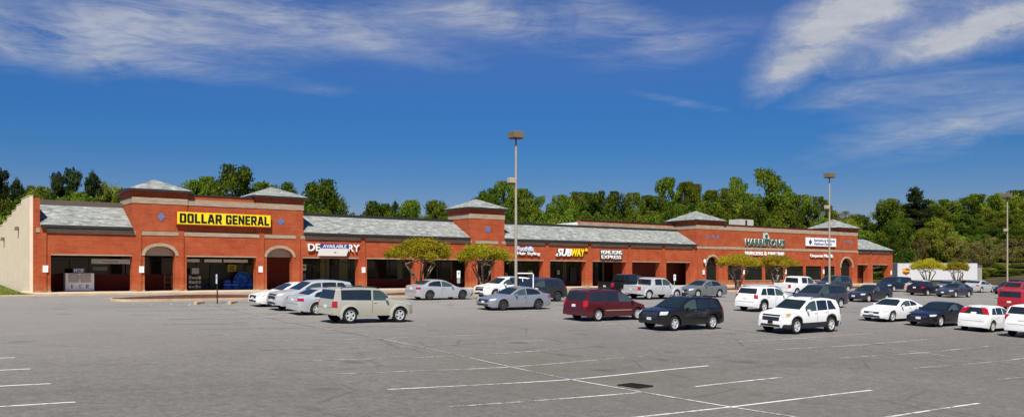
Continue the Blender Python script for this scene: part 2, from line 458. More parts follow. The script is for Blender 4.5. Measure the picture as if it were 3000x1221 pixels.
# storm drain
dg = empty('storm_drain', (17.5, 17.75, lot(17.5, 17.75) + .012), R(4))
dg.scale = (.8, .8, 1)
tag(dg, 'dark iron drain grate set in the asphalt by the white lines', 'drain')
PIT = plain('drain_pit', (.004, .004, .004), .95, spec=.05); IRON = plain('rusty_iron', (.020, .017, .014), .85, spec=.2)
mb = MB(); mb.box(-.34, .34, -.46, .46, -.05, .012); mb.build('sump', PIT, dg)
mb = MB()
for sx_ in (-1, 1): mb.box(sx_ * .365 - .025, sx_ * .365 + .025, -.50, .50, -.03, .026)
for sy_ in (-1, 1): mb.box(-.34, .34, sy_ * .475 - .025, sy_ * .475 + .025, -.03, .026)
mb.build('rim', IRON, dg)
mb = MB()
for k in range(9): mb.box(-.335, .335, -.38 + k * .095 - .012, -.38 + k * .095 + .012, -.02, .022)
mb.build('grate', IRON, dg)

# planter islands
def island(c, half, note):
    root = empty('planter_island', (c, 59.2, lot(c, 59.2)))
    tag(root, note, 'planter')
    def out(off):
        a = half - off; b = 1.45 - off; pts = []
        for q in range(4):
            cx, cy = (a - 1.2 + off * 0) * (1 if q in (0, 3) else -1), 0.0
            for k in range(7):
                th = q * math.pi / 2 + k * math.pi / 12
                pts.append((math.copysign(max(0, a - b), math.cos(q * math.pi / 2 + math.pi / 4)) + b * math.cos(th), b * math.sin(th)))
        return pts
    mb = MB()
    o, i = out(0), out(.17)
    n = len(o)
    zf = lambda q, h: lot(c + q[0], 59.2 + q[1]) - root.location.z + h
    for k in range(n):
        l = (k + 1) % n
        A, B, C2, D = o[k], o[l], i[l], i[k]
        mb.face([(*A, zf(A, -.2)), (*B, zf(B, -.2)), (*B, zf(B, .15)), (*A, zf(A, .15))])
        mb.face([(*A, zf(A, .15)), (*B, zf(B, .15)), (*C2, zf(C2, .15)), (*D, zf(D, .15))])
        mb.face([(*C2, zf(C2, .15)), (*D, zf(D, .15)), (*D, zf(D, .0)), (*C2, zf(C2, .0))])
    mb.build('kerb', KERB, root)
    mb = MB()
    rings = 5; rnd = random.Random(int(c))
    prev = None
    for r in range(rings + 1):
        f = 1 - r / rings
        ring = [(q[0] * f, q[1] * f, zf(q, .12) + .16 * (1 - f ** 2) + rnd.uniform(-.02, .02)) for q in i]
        if prev:
            for k in range(n):
                l = (k + 1) % n; mb.face([prev[k], prev[l], ring[l], ring[k]])
        prev = ring
    mb.build('mulch', MULCH, root, smooth=60)
island(18.3, 5.9, 'mulched kerb island before the leftmost arch, no tree in it')
island(36.6, 6.0, 'mulched kerb island holding the two larger crape myrtles')
island(56.4, 6.0, 'mulched kerb island near the silver pickup, no tree in it')
island(76.2, 6.2, 'mulched kerb island holding the two myrtles before the restaurant')
island(96.0, 5.6, 'mulched kerb island before the right hand arch, no tree in it')
island(115.8, 6.0, 'mulched kerb island holding the two myrtles before the trailer')

# ------------------------------------------------------------------ the shopping plaza
P0 = 72.0                      # front plane of the columns
PL = empty('shopping_plaza', (67.0, P0, 0.0))
tag(PL, 'long single storey red brick shopping plaza with grey shingle roofs and five small towers', 'building')
PLO = Vector(PL.location)
def pb(mb, name, mats, parent=None, smooth=None):
    """build a piece given in world coordinates as a child of the plaza (or of one of its parts)"""
    o = mb.build(name, mats, parent or PL, smooth)
    if parent is None:
        o.data.transform(Matrix.Translation(-PLO))
    else:
        o.data.transform(Matrix.Translation(-PLO))
    return o

OPEN = [(11.12, 16.78), (17.69, 20.01), (20.89, 26.62), (27.53, 29.85), (30.75, 36.12), (36.95, 41.97), (42.94, 48.14), (49.2, 51.33),
        (52.44, 57.56), (58.48, 63.53), (64.48, 69.61), (70.52, 75.08), (76.11, 80.3)]
OPEN_R = [(115.84, 118.58), (119.84, 124.09)]
ARCH_SEG = {1: 0.76, 3: 0.76}
HB = 2.79                      # lintel height
# columns between the openings
edges = [(10.14, 11.12)] + [(OPEN[i][1], OPEN[i + 1][0]) for i in range(len(OPEN) - 1)] + [(80.3, 81.25)] + [(118.58, 119.84), (124.09, 125.22)]
for a, b in edges:
    mb = MB(); mb.box(a, b, P0, P0 + .75, 0, HB)
    c = (a + b) / 2
    mb.box(c - .2, c + .2, P0 - .09, P0 - .001, 0, 4.79)
    mb.mi = 1; mb.box(a - .03, b + .03, P0 - .04 if b - a < .9 else P0 - .035, P0 + .78, -.02, .09)
    bevel(pb(mb, 'column', [BRICK, STONE]), .012)

def arch_poly(a, b, top, rise_from, r):
    """wall panel from the lintel line up to `top` with an arched notch over the opening a..b"""
    pts = [(a, rise_from)]
    n = 16; c = (a + b) / 2; hw = (b - a) / 2
    for k in range(1, n):
        th = math.pi - math.pi * k / n
        pts.append((c + hw * math.cos(th), rise_from + r * math.sin(th)))
    pts.append((b, rise_from))
    return pts
def wall_with_arch(mb, x0, x1, a, b, z0, z1, rise, r, y0, y1, opened_below=None):
    """brick wall x0..x1, z0..z1 with an arch notch (a..b) springing at `rise`"""
    arc = arch_poly(a, b, z1, rise, r)
    zb = z0
    # left and right blocks
    if a > x0: mb.box(x0, a, y0, y1, zb, z1)
    if b < x1: mb.box(b, x1, y0, y1, zb, z1)
    # above the arc
    for q, w in zip(arc, arc[1:]):
        mb.prism([(q[0], q[1]), (w[0], w[1]), (w[0], z1), (q[0], z1)], 'y', y0, y1)
def arch_trim(a, b, rise, r, y0, y1, w=.24, legs=0):
    mb = MB(); c = (a + b) / 2; hw = (b - a) / 2; n = 20
    pts_i = [(c + hw * math.cos(math.pi - math.pi * k / n), rise + r * math.sin(math.pi * k / n)) for k in range(n + 1)]
    pts_o = [(c + (hw + w) * math.cos(math.pi - math.pi * k / n), rise + (r + w) * math.sin(math.pi * k / n)) for k in range(n + 1)]
    for k in range(n):
        mb.prism([pts_i[k], pts_i[k + 1], pts_o[k + 1], pts_o[k]], 'y', y0, y1)
    return mb

# ---- low wall over the openings, one piece per wing
def beam(x0, x1, arches=(), z1=4.38):
    mb = MB(); cur = x0
    for a, b, r in arches:
        if a > cur: mb.box(cur, a, P0 + .002, P0 + .5, HB, z1)
        wall_with_arch(mb, a, b, a, b, HB, z1, HB, r, P0 + .002, P0 + .5)
        cur = b
    if x1 > cur: mb.box(cur, x1, P0 + .002, P0 + .5, HB, z1)
    return pb(mb, 'brick_wall', BRICK)
beam(10.14, 16.78)
beam(16.78, 30.3, [(17.69, 20.01, .76), (27.53, 29.85, .76)])
beam(30.3, 48.14); beam(48.14, 52.44); beam(52.44, 81.25)
beam(115.84, 125.22)
for a, b in ((17.69, 20.01), (27.53, 29.85)):
    t_ = pb(arch_trim(a, b, HB, .76, P0 - .05, P0 + .3), 'arch_trim', STONE)
    mb = MB(); arc = arch_poly(a + .02, b - .02, 0, HB + .01, .74)
    mb.prism(arc, 'y', P0 + .42, P0 + .47); pb(mb, 'tympanum', m_concrete('tympanum_render', (0.36, 0.28, 0.19), (0.46, 0.37, 0.26)))
# steel lintel strip, pale, along the top of the openings
for i, (a, b) in enumerate(OPEN + OPEN_R):
    if i in (1, 3): continue
    mb = MB(); mb.box(a, b, P0 - .012, P0 + .1, HB - .06, HB + .03); pb(mb, 'lintel', STONE)
# stone band under the roofs, broken at the piers
cs = [(a + b) / 2 for a, b in edges]
def band(x0, x1, z0, z1, y, d=.14, breaks=True):
    xs_ = [x0] + [c for c in cs if x0 + .4 < c < x1 - .4 and breaks] + [x1]
    for i in range(len(xs_) - 1):
        a = xs_[i] + (.2 if i else 0); b = xs_[i + 1] - (.2 if i < len(xs_) - 2 else 0)
        mb = MB(); mb.box(a, b, y - .045, y + d, z0, z1); bevel(pb(mb, 'stone_band', STONE), .015)
for x0, x1 in ((10.14, 16.78), (16.78, 30.75), (30.75, 48.14), (48.14, 52.44), (52.44, 81.25), (115.84, 125.22)):
    band(x0 + .003, x1 - .003, 4.381, 4.70, P0)
# soffit and back wall of the arcade
BW = 76.0
mb = MB(); mb.box(10.3, 119.2, P0 + .5, BW, 2.86, 2.95); pb(mb, 'soffit', SOFFIT)
mb = MB(); mb.box(119.2, 125.0, P0 + .5, 80, 2.86, 2.95); pb(mb, 'soffit', SOFFIT)
# shop body behind
mb = MB(); mb.box(10.0, 119.2, BW + .15, 106, -.3, 5.6)
mb.mi = 1; mb.box(9.9, 119.3, BW - 1.0, 106.1, 5.6, 5.75)
pb(mb, 'shop_body', [BROWNWALL, ROOFMEM])

# ---- shop fronts on the back wall
def shopfront(a, b, wains=1.15, head=2.75, door=None, blinds=(), full=False, solid=None, y=BW, col=None):
    mb = MB()
    if solid:
        mb.box(a, b, y, y + .14, 0, 2.86); return pb(mb, 'shopfront_wall', solid)
    w0 = wains if not full else .12
    mb.box(a, b, y, y + .14, 0, w0)
    wall = pb(mb, 'shopfront_wall', col or WAINSCOT)
    mb = MB(); mb.box(a, b, y + .05, y + .09, w0, 2.86); pb(mb, 'pane', SHOPGLASS, wall)
    mb = MB(); n = max(2, int((b - a) / 1.25))
    for k in range(n + 1):
        x = a + (b - a) * k / n; mb.box(x - .025, x + .025, y - .01, y + .049, w0, 2.86)
    mb.box(a, b, y - .008, y + .047, w0, w0 + .06); mb.box(a, b, y - .008, y + .047, head - .3, head - .25)
    pb(mb, 'window_frame', FRAME, wall)
    for x0, x1 in blinds:
        m2 = MB(); m2.box(x0, x1, y + .03, y + .048, w0 + .06, 2.8); pb(m2, 'blind', BLIND, wall)
    if door:
        m2 = MB(); x0, x1 = door
        m2.box(x0, x1, y - .035, y - .011, 0.02, 2.15)
        for q in (x0, (x0 + x1) / 2 - .03, x1 - .06): m2.box(q, q + .06, y - .06, y - .036, 0.02, 2.15)
        m2.box(x0, x1, y - .06, y - .036, 2.1, 2.2)
        d = pb(m2, 'door', FRAME, wall)
    return wall
shopfront(10.3, 17.2, 1.3)
shopfront(17.2, 21.4, 1.3)
shopfront(21.4, 28.6, full=True, door=(24.0, 26.2))
shopfront(28.6, 32.2, solid=WAINSCOT)
shopfront(32.2, 38.6, .55, full=True, blinds=((36.1, 36.95), (34.2, 35.1)), door=(35.2, 36.0))
shopfront(38.6, 44.4, .85, blinds=((42.36, 43.01),))
shopfront(44.4, 50.4, .85, blinds=((48.6, 48.75), (46.9, 47.0)))
shopfront(50.4, 54.8, .85)
shopfront(54.8, 61.0, .5, door=(57, 58))
shopfront(61.0, 66.6, .5, blinds=((63.6, 64.1),), door=(64.6, 65.6))
shopfront(66.6, 70.2, .5, blinds=((69.6, 69.95),))
shopfront(70.2, 83.4, solid=BROWNWALL, y=BW - 1.2)
shopfront(115.9, 119.2, solid=BROWNWALL, y=P0 + 1.2)
for a, b in ((14.6, 17.6), (22.05, 23.1), (23.5, 25.0), (25.15, 27.3)):
    o = empty('header_board', (a, BW - .03, 2.4)); tag(o, {14.6: 'long pale board with faint lettering, high on the dark front behind the ice box', 22.05: 'shortest white header board at the left end of the yellow sign shop front', 23.5: 'white header board over the middle of the dark doorway under the yellow sign', 25.15: 'white header board above the blue pools and yellow poster'}[a], 'board')
    z0 = 2.17 if a < 20 else 2.36; z1 = 2.55 if a < 20 else 2.62
    mb = MB(); mb.box(0, b - a, -.05, 0.0, z0 - 2.4, z1 - 2.4); bevel(mb.build('panel', WHITE, o), .01)
    if a < 20:
        mb = MB()
        rr = random.Random(2)
        for k in range(9): mb.box(.9 + k * .13, .99 + k * .13, -.055, -.051, z0 - 2.4 + .14, z0 - 2.4 + .22)
        mb.build('mark', plain('faded_red_print', (0.25, 0.08, 0.06), .6), o)
    else:
        mb = MB(); mb.box(0, b - a, -.06, .0, z0 - 2.44, z0 - 2.405); mb.build('ledge', FRAME, o)
mb = MB(); mb.box(14.7, 15.8, BW - .04, BW, 1.63, 1.93)
o = mb.build('notice_board', plain('grey_green_panel', (0.22, 0.25, 0.22), .6)); tag(o, 'grey green panel on the dark front below the long pale board', 'panel'); bevel(o, .01)

# ---- mansard roofs
def mansard(x0, x1, hip_r=False, cap=.22, z0=4.93, z1=6.66, run=3.0, y0=P0 - .28):
    mb = MB()
    xe = x1 - (run if hip_r else 0)
    A, B, Cc, D = (x0, y0, z0), (x1, y0, z0), (xe, y0 + run + .28, z1), (x0, y0 + run + .28, z1)
    def sub(A, B, Cc, D, nx, ny):
        for j in range(ny):
            for i in range(nx):
                q = []
                for (u, v) in ((i, j), (i + 1, j), (i + 1, j + 1), (i, j + 1)):
                    u /= nx; v /= ny
                    lo = Vector(A).lerp(Vector(B), u); hi = Vector(D).lerp(Vector(Cc), u)
                    q.append(lo.lerp(hi, v))
                mb.face(q)
    sub(A, B, Cc, D, max(2, int((x1 - x0) / 1.5)), 6)
    if hip_r:
        sub((x1, y0, z0), (x1, y0 + 9.5, z0), (xe, y0 + 6.5, z1), (xe, y0 + run + .28, z1), 6, 6)
        mb.face([(x1, y0, z0 - .12), (x1, y0 + 9.5, z0 - .12), (x1, y0 + 9.5, z0), (x1, y0, z0)])
    # underside closes the roof so that it has thickness
    mb.face([(x0, y0, z0 - .1), (x1, y0, z0 - .1), (xe, y0 + run + .28, z1 - .3), (x0, y0 + run + .28, z1 - .3)])
    rf = pb(mb, 'mansard_roof', SLATE)
    mb = MB(); mb.box(x0, x1, y0 - .06, y0 + .02, z0 - .17, z0 + .03)
    if hip_r: mb.box(x1 - .02, x1 + .05, y0 + .021, y0 + 9.5, z0 - .17, z0 + .02)
    pb(mb, 'gutter', DARKTRIM, rf)
    mb = MB(); mb.box(x0, xe, y0 + run + .2, y0 + run + .55, z1 - .06, z1 + cap); pb(mb, 'ridge_cap', BROWNTRIM if cap > .3 else DARKTRIM, rf)
    mb = MB(); mb.box(x0, x1 - (.3 if hip_r else 0), P0 + .002, P0 + .4, 4.701, z0 - .02); pb(mb, 'eave_board', BROWNTRIM, rf)
    return rf
mansard(10.42, 16.75, cap=.36)
mansard(30.78, 48.15)
mansard(52.46, 81.22)
mansard(115.87, 125.3, hip_r=True)

# ---- upper blocks
def upper(x0, x1, z0, z1, y0, depth, name='brick_wall'):
    mb = MB(); mb.box(x0, x1, y0, y0 + depth, z0, z1); return pb(mb, name, BRICK)
def coping(x0, x1, y0, z, d=.45, h=.09, parent=None):
    mb = MB(); mb.box(x0, x1, y0 - .07, y0 + d, z, z + h); pb(mb, 'coping', DARKTRIM, parent)
def tower(x0, x1, y0, depth, z0, z1, apex, tiles, over=.33):
    mb = MB(); mb.box(x0, x1, y0, y0 + depth, z0, z1); tw = pb(mb, 'tower', BRICK)
    e = .04
    mb = MB(); mb.box(x0 - e, x1 + e, y0 - e, y0 + depth + e, 6.85, 7.33); bevel(pb(mb, 'stone_band', STONE, tw), .02)
    mb = MB(); mb.box(x0 - .1, x1 + .1, y0 - .1, y0 + depth + .1, 7.66, z1 + .02); pb(mb, 'cornice', BRICK, tw)
    o = over
    mb = MB(); mb.box(x0 - o, x1 + o, y0 - o, y0 + depth + o, z1 + .02, z1 + .19); pb(mb, 'eave', DARKTRIM, tw)
    mb = MB(); c = Vector(((x0 + x1) / 2, y0 + depth / 2, apex)); zb = z1 + .191; o += .03
    q = [Vector((x0 - o, y0 - o, zb)), Vector((x1 + o, y0 - o, zb)), Vector((x1 + o, y0 + depth + o, zb)), Vector((x0 - o, y0 + depth + o, zb))]
    for i in range(4):
        A, B = q[i], q[(i + 1) % 4]
        for k in range(5):
            u0, u1 = k / 5, (k + 1) / 5
            a0, b0, a1, b1 = A.lerp(c, u0), B.lerp(c, u0), A.lerp(c, u1), B.lerp(c, u1)
            mb.face([a0, b0, b1, a1] if k < 4 else [a0, b0, c])
    mb.face(q[::-1])
    pb(mb, 'tower_roof', SLATE, tw)
    for cx, cz, r, shape in tiles:
        mb = MB()
        if shape == 'd':
            mb.prism([(cx - r, cz), (cx, cz - r), (cx + r, cz), (cx, cz + r)], 'y', y0 - .03, y0 + .02)
        else:
            mb.prism([(cx + r * math.cos(t * math.pi / 4 + .39), cz + r * math.sin(t * math.pi / 4 + .39)) for t in range(8)], 'y', y0 - .03, y0 + .02)
        pb(mb, 'tile_inlay', TILEBLUE, tw)
    return tw
YB = P0 - .06
tower(16.78, 20.93, YB, 3.9, 4.71, 7.78, 8.95, [(18.9, 5.85, .34, 'd')])
tower(26.55, 30.78, YB, 3.9, 4.71, 7.78, 8.95, [(28.72, 5.82, .34, 'd')])
upper(20.93, 26.55, 4.71, 7.66, P0 + .02, 1.2)
band(20.97, 26.51, 6.85, 7.33, P0 + .02, breaks=False); coping(20.93, 26.55, P0 + .02, 7.66)
tower(48.16, 52.44, YB, 3.9, 4.71, 7.78, 9.0, [(50.4, 5.85, .34, 'o')])
# right hand block
tower(81.26, 86.3, YB, 4.6, 4.78, 7.78, 9.25, [(83.35, 5.9, .26, 'd'), (84.3, 5.95, .28, 'd'), (85.2, 5.9, .26, 'd')])
tower(110.9, 115.84, YB, 4.6, 4.78, 7.78, 9.3, [(112.5, 5.9, .26, 'd'), (113.4, 5.95, .28, 'd'), (114.3, 5.9, .26, 'd')])
upper(86.3, 110.9, 4.78, 7.5, P0 + .02, 1.2)
band(86.34, 110.86, 6.85, 7.33, P0 + .02, breaks=False); coping(86.3, 110.9, P0 + .02, 7.5)
band(81.3, 115.8, 4.46, 4.779, P0, breaks=False)
# set back parapets behind the roofs beside that block
for a, b in ((65.8, 81.2), (115.9, 121.2)):
    mb = MB(); mb.box(a, b, P0 + 3.6, P0 + 4.2, 5.8, 7.5); pw = pb(mb, 'parapet', BRICK)
    mb = MB(); mb.box(a - .03, b, P0 + 3.55, P0 + 4.25, 6.86, 7.30); pb(mb, 'stone_band', STONE, pw)
    coping(a, b, P0 + 3.6, 7.5, .7, .09, pw)
mb = MB(); mb.prism([(60.0, 6.7), (65.75, 6.7), (65.75, 7.3)], 'y', P0 + 4.0, P0 + 4.3); pb(mb, 'roof_flashing', WHITE)

# ground floor of the right block
mb = MB()
wins = [(87.22, 89.94), (90.42, 94.07), (94.63, 98.53), (99.12, 102.9), (103.36, 107.06), (107.7, 110.24)]
wall_with_arch(mb, 81.26, 87.22, 83.13, 85.54, 0, 4.46, 2.33, 1.2, P0 + .004, P0 + .5)
cur = 87.22
for a, b in wins:
    if a > cur: mb.box(cur, a, P0 + .004, P0 + .5, 0, 4.46)
    mb.box(a, b, P0 + .004, P0 + .5, 0, .58); mb.box(a, b, P0 + .004, P0 + .5, 2.47, 4.46); cur = b
wall_with_arch(mb, 110.24, 115.84, 111.74, 114.54, 0, 4.46, 2.3, 1.35, P0 + .004, P0 + .5)
pb(mb, 'brick_wall', BRICK)
for a, b, r, z in ((83.13, 85.54, 1.2, 2.33), (111.74, 114.54, 1.35, 2.3)):
    pb(arch_trim(a, b, z, r, P0 - .05, P0 + .25, .26), 'arch_trim', STONE)
    mb = MB(); mb.box(a - .3, b + .3, P0 + .53, P0 + .57, 0, 3.9); w_ = pb(mb, 'entrance_glass', SHOPGLASS)
    mb = MB()
    for q in (.25, .5, .75): mb.box(a + (b - a) * q - .04, a + (b - a) * q + .04, P0 + .48, P0 + .529, 0, 3.7)
    mb.box(a, b, P0 + .485, P0 + .527, 2.15, 2.25); pb(mb, 'entrance_frame', FRAME, w_)
mb = MB(); mb.box(81.26, 115.84, P0 + 3.4, P0 + 4.3, 0, 4.4); pb(mb, 'inner_wall', BROWNWALL)
for a, b in wins:
    mb = MB(); mb.box(a, b, P0 + .17, P0 + .2, .58, 2.47); w_ = pb(mb, 'window', SHOPGLASS)
    mb = MB()
    for q in ((a, a + .06), ((a + b) / 2 - .03, (a + b) / 2 + .03), (b - .06, b)): mb.box(q[0], q[1], P0 + .1, P0 + .168, .58, 2.47)
    mb.box(a, b, P0 + .105, P0 + .166, .58, .65); mb.box(a, b, P0 + .105, P0 + .166, 2.0, 2.06); mb.box(a, b, P0 + .105, P0 + .166, 2.41, 2.47)
    pb(mb, 'window_frame', FRAME, w_)
    mb = MB(); mb.box(a - .05, b + .05, P0 - .06, P0 + .16, .5, .575); pb(mb, 'sill', STONE, w_)
# columns between windows read as slim piers
for a, b in [(89.94, 90.42), (94.07, 94.63), (98.53, 99.12), (102.9, 103.36), (107.06, 107.7)]:
    c = (a + b) / 2
    mb = MB(); mb.box(c - .17, c + .17, P0 - .08, P0 + .002, 0, 4.45); pb(mb, 'column', BRICK)
for c in (81.75, 86.6, 110.9, 115.4):
    mb = MB(); mb.box(c - .2, c + .2, P0 - .08, P0 + .002, 0, 4.45); pb(mb, 'column', BRICK)

# white end wall, stepping down towards the back
steps = [(72.3, 7.05), (74.2, 7.05), (76.6, 6.75), (79.2, 6.45), (81.8, 6.15), (84.6, 5.85), (87.4, 5.58), (90.0, 5.35), (93.5, 5.12), (97.5, 4.9), (106, 4.7)]
mb = MB()
for (y0, z), (y1, _z) in zip(steps, steps[1:]):
    pass
poly = [(72.3, -.6), (72.3, 7.05)]
for i in range(1, len(steps)):
    poly += [(steps[i][0], steps[i - 1][1] if i > 1 else 7.05), (steps[i][0], steps[i][1])]
poly += [(106, -.6)]
clean = []
for q in poly:
    if not clean or (abs(q[0] - clean[-1][0]) + abs(q[1] - clean[-1][1])) > 1e-6: clean.append(q)
mb.prism(clean, 'x', 9.78, 9.995)
ew = pb(mb, 'end_wall', STUCCO)
mb = MB()
for i in range(1, len(steps)):
    z = steps[i - 1][1] if i > 1 else 7.05
    y0 = 72.3 if i == 1 else steps[i - 1][0]
    mb.box(9.755, 10.02, y0 - .02, steps[i][0] - .021, z + .001, z + .05)
pb(mb, 'coping', STUCCO, ew)
mb = MB(); mb.box(9.998, 10.41, P0 + .05, P0 + 4, 4.7, 6.9); pb(mb, 'brick_wall', BRICK)
mb = MB(); mb.box(9.998, 10.14, P0 + .05, P0 + .6, 0, 4.69); pb(mb, 'brick_wall', BRICK)
# wall lamps on the end wall
for yy, zz, lab in ((77.9, 4.9, 'small dark floodlight high on the cream end wall, nearer the brick corner'), (86.5, 4.35, 'small dark floodlight on the cream end wall, nearer the grass end')):
    o = empty('wall_lamp', (9.78, yy, zz)); tag(o, lab, 'wall lamp', 'lamps on the end wall')
    mb = MB(); mb.box(-.06, 0, -.1, .1, -.12, .12); mb.build('bracket', FRAME, o)
    mb = MB(); mb.prism([(-.30, -.12), (-.061, -.16), (-.061, .16), (-.24, .16)], 'y', -.17, .17); bevel(mb.build('housing', LAMPHEAD, o), .015)
    mb = MB(); mb.tube([(-.03, 0, -.12), (-.03, 0, -.75)], .015); mb.build('conduit', FRAME, o)

# roof plant
def hvac(x, y, z, w, d, h, lab, mat):
    o = empty('rooftop_unit', (x, y, z)); tag(o, lab, 'rooftop unit')
    mb = MB(); mb.box(-w / 2, w / 2, -d / 2, d / 2, .12, h); bevel(mb.build('casing', mat, o), .03)
    mb = MB(); mb.box(-w / 2 + .1, w / 2 - .1, -d / 2 + .1, d / 2 - .1, -.02, .12); mb.build('base_rail', FRAME, o)
    mb = MB(); k = 0
    mb.box(-w * .12, w * .02, -d / 2 - .02, -d / 2 - .001, .25, h - .1)
    mb.build('access_panel', DARKTRIM, o)
    mb = MB(); mb.lathe([(h + .001, w * .2), (h + .12, w * .2), (h + .12, w * .17), (h + .02, w * .17)], 20, 'z'); mb.build('fan_guard', FRAME, o)
hvac(101.0, 81, 5.76, 3.0, 2.0, 3.35, 'large pale air handling unit on the roof of the right hand block', plain('beige_casing', (.42, .41, .36), .6))
hvac(18.9, 87, 5.76, 1.6, 2.6, 1.25, 'low grey unit on the roof left of the first tower', STEEL)

# ------------------------------------------------------------------ signs
def text_mesh(body, h, w=None, bold=0.0, depth=.03, shear=0.0, name='lettering', mat=None, spacing=1.0):
    cu = bpy.data.curves.new(name, 'FONT'); cu.body = body; cu.size = 1.0; cu.offset = bold; cu.extrude = depth / 2; cu.shear = shear
    cu.align_x = 'LEFT'; cu.space_character = spacing; cu.resolution_u = 3; cu.fill_mode = 'BOTH'
    ob = bpy.data.objects.new(name, cu); COL.objects.link(ob)
    dg_ = bpy.context.evaluated_depsgraph_get(); dg_.update()
    me = bpy.data.meshes.new_from_object(ob.evaluated_get(dg_))
    bpy.data.objects.remove(ob); bpy.data.curves.remove(cu)
    xs_ = [v.co.x for v in me.vertices]; ys_ = [v.co.y for v in me.vertices]
    x0, x1, y0, y1 = min(xs_), max(xs_), min(ys_), max(ys_)
    sy = h / (y1 - y0); sx_ = (w / (x1 - x0)) if w else sy
    M = Matrix.Rotation(R(90), 4, 'X') @ Matrix.Diagonal((sx_, sy, 1, 1)) @ Matrix.Translation((-x0, -y0, 0))
    me.transform(M); me.materials.clear(); me.materials.append(mat or BLACK)
    return me
def put(me, name, parent, loc):
    o = bpy.data.objects.new(name, me); o.location = loc; return link(o, parent)

Y0 = P0 - .14
o = empty('shop_sign', (20.0, YB - .02, 5.24)); tag(o, 'wide yellow box sign with black capitals over the left shops', 'shop sign')
mb = MB(); mb.box(0, 7.75, -.30, 0, 0, 1.08); bevel(mb.build('cabinet', REDTRIM, o), .02)
mb = MB(); mb.box(.05, 7.70, -.33, -.301, .09, 1.05); mb.build('face', YELLOW, o)
def block_word(word, w, h, gap=.16, depth=.03):
    """heavy poster capitals cut from plain bars with clipped corners"""
    mb = MB(); T_ = .34; ch = .14; H_ = 1.45; x = 0
    def P(*q): mb.prism([(x + a, b) for a, b in q], 'y', -depth, 0)
    for c_ in word:
        if c_ in 'ODG':
            l = 0 if c_ == 'D' else ch
            if c_ == 'D': P((0, 0), (T_, 0), (T_, H_), (0, H_))
            else: P((0, ch), (ch, 0), (T_, 0), (T_, H_), (ch, H_), (0, H_ - ch))
            P((T_, H_ - .26), (1 - T_, H_ - .26), (1 - T_, H_), (T_, H_)); P((T_, 0), (1 - T_, 0), (1 - T_, .26), (T_, .26))
            if c_ != 'G': P((1 - T_, 0), (1 - ch, 0), (1, ch), (1, H_ - ch), (1 - ch, H_), (1 - T_, H_))
            else:
                P((1 - T_, H_ - .5), (1, H_ - .5), (1, H_ - ch), (1 - ch, H_), (1 - T_, H_)); P((1 - T_, 0), (1 - ch, 0), (1, ch), (1, .74), (.56, .74), (.56, .52), (1 - T_, .52))
        elif c_ == 'L': P((0, 0), (.86, 0), (.86, .28), (T_, .28), (T_, H_), (0, H_))
        elif c_ == 'E': P((0, 0), (.88, 0), (.88, .27), (T_, .27), (T_, .60), (.80, .60), (.80, .86), (T_, .86), (T_, H_ - .27), (.88, H_ - .27), (.88, H_), (0, H_))
        elif c_ == 'A':
            P((-.04, 0), (.30, 0), (.36, .28), (.53, 1.0), (.53, H_), (.30, H_)); P((1.10, 0), (.76, 0), (.70, .28), (.53, 1.0), (.53, H_), (.76, H_)); P((.36, .28), (.70, .28), (.64, .53), (.42, .53))
        elif c_ == 'R':
            P((0, 0), (T_, 0), (T_, H_), (0, H_)); P((T_, H_ - .26), (1 - T_, H_ - .26), (1 - T_, H_), (T_, H_)); P((T_, .54), (1 - T_, .54), (1 - T_, .80), (T_, .80))
            P((1 - T_, .54), (1 - ch, .56), (1, .70), (1, H_ - ch), (1 - ch, H_), (1 - T_, H_)); P((.40, .54), (.70, 0), (1.06, 0), (.78, .54))
        elif c_ == 'N':
            P((0, 0), (T_ - .02, 0), (T_ - .02, H_), (0, H_)); P((1.04 - T_, 0), (1.04, 0), (1.04, H_), (1.04 - T_, H_)); P((T_ - .02, H_), (T_ - .02, .80), (1.04 - T_, 0), (1.04 - T_, .65))
        x += {'L': .86, 'E': .88, 'A': 1.06, 'N': 1.04, 'R': 1.04}.get(c_, 1.0) + gap
    sx_ = w / (x - gap); sz_ = h / H_
    mb.v = [(a * sx_, b, c * sz_) for a, b, c in mb.v]
    return mb.mesh('lettering', BLACK)
put(block_word('DOLLAR', 3.36, .74), 'lettering', o, (.22, -.332, .20))
put(block_word('GENERAL', 3.66, .74), 'lettering', o, (3.90, -.332, .20))

o = empty('shop_sign', (31.17, Y0, 3.36)); tag(o, 'white capital letters on brick, half hidden by a blue banner', 'shop sign')
put(text_mesh('DENTISTRY', .66, 4.95, .014, .12, mat=WHITE), 'lettering', o, (0, -.02, 0.0))
o = empty('banner', (32.2, Y0 - .12, 2.95)); tag(o, 'blue available banner over a slanting white board', 'banner')
mb = MB(); mb.box(.06, 2.80, -.03, 0, .66, 1.06); mb.build('blue_strip', NAVY, o)
put(text_mesh('AVAILABLE', .28, 2.3, .012, .012, .12, mat=WHITE), 'lettering', o, (.28, -.04, .72))
mb = MB(); mb.prism([(-.22, 0.0), (2.55, 0.0), (2.80, .655), (.02, .655)], 'y', -.05, -.01); bevel(mb.build('board', OFFWHITE, o), .01)
mb = MB(); mb.prism([(1.30, .31), (1.48, .24), (1.48, .29), (1.62, .29), (1.62, .33), (1.48, .33), (1.48, .38)], 'y', -.056, -.051); mb.build('arrow', FRAME, o)

o = empty('shop_sign', (40.95, Y0, 3.62)); tag(o, 'narrow white letter strip on brick, mostly behind the larger myrtle', 'shop sign')
mb = MB()
for k in range(14): mb.box(k * .24, k * .24 + .17, -.07, 0, 0, .22)
mb.build('letter_strip', WHITE, o)

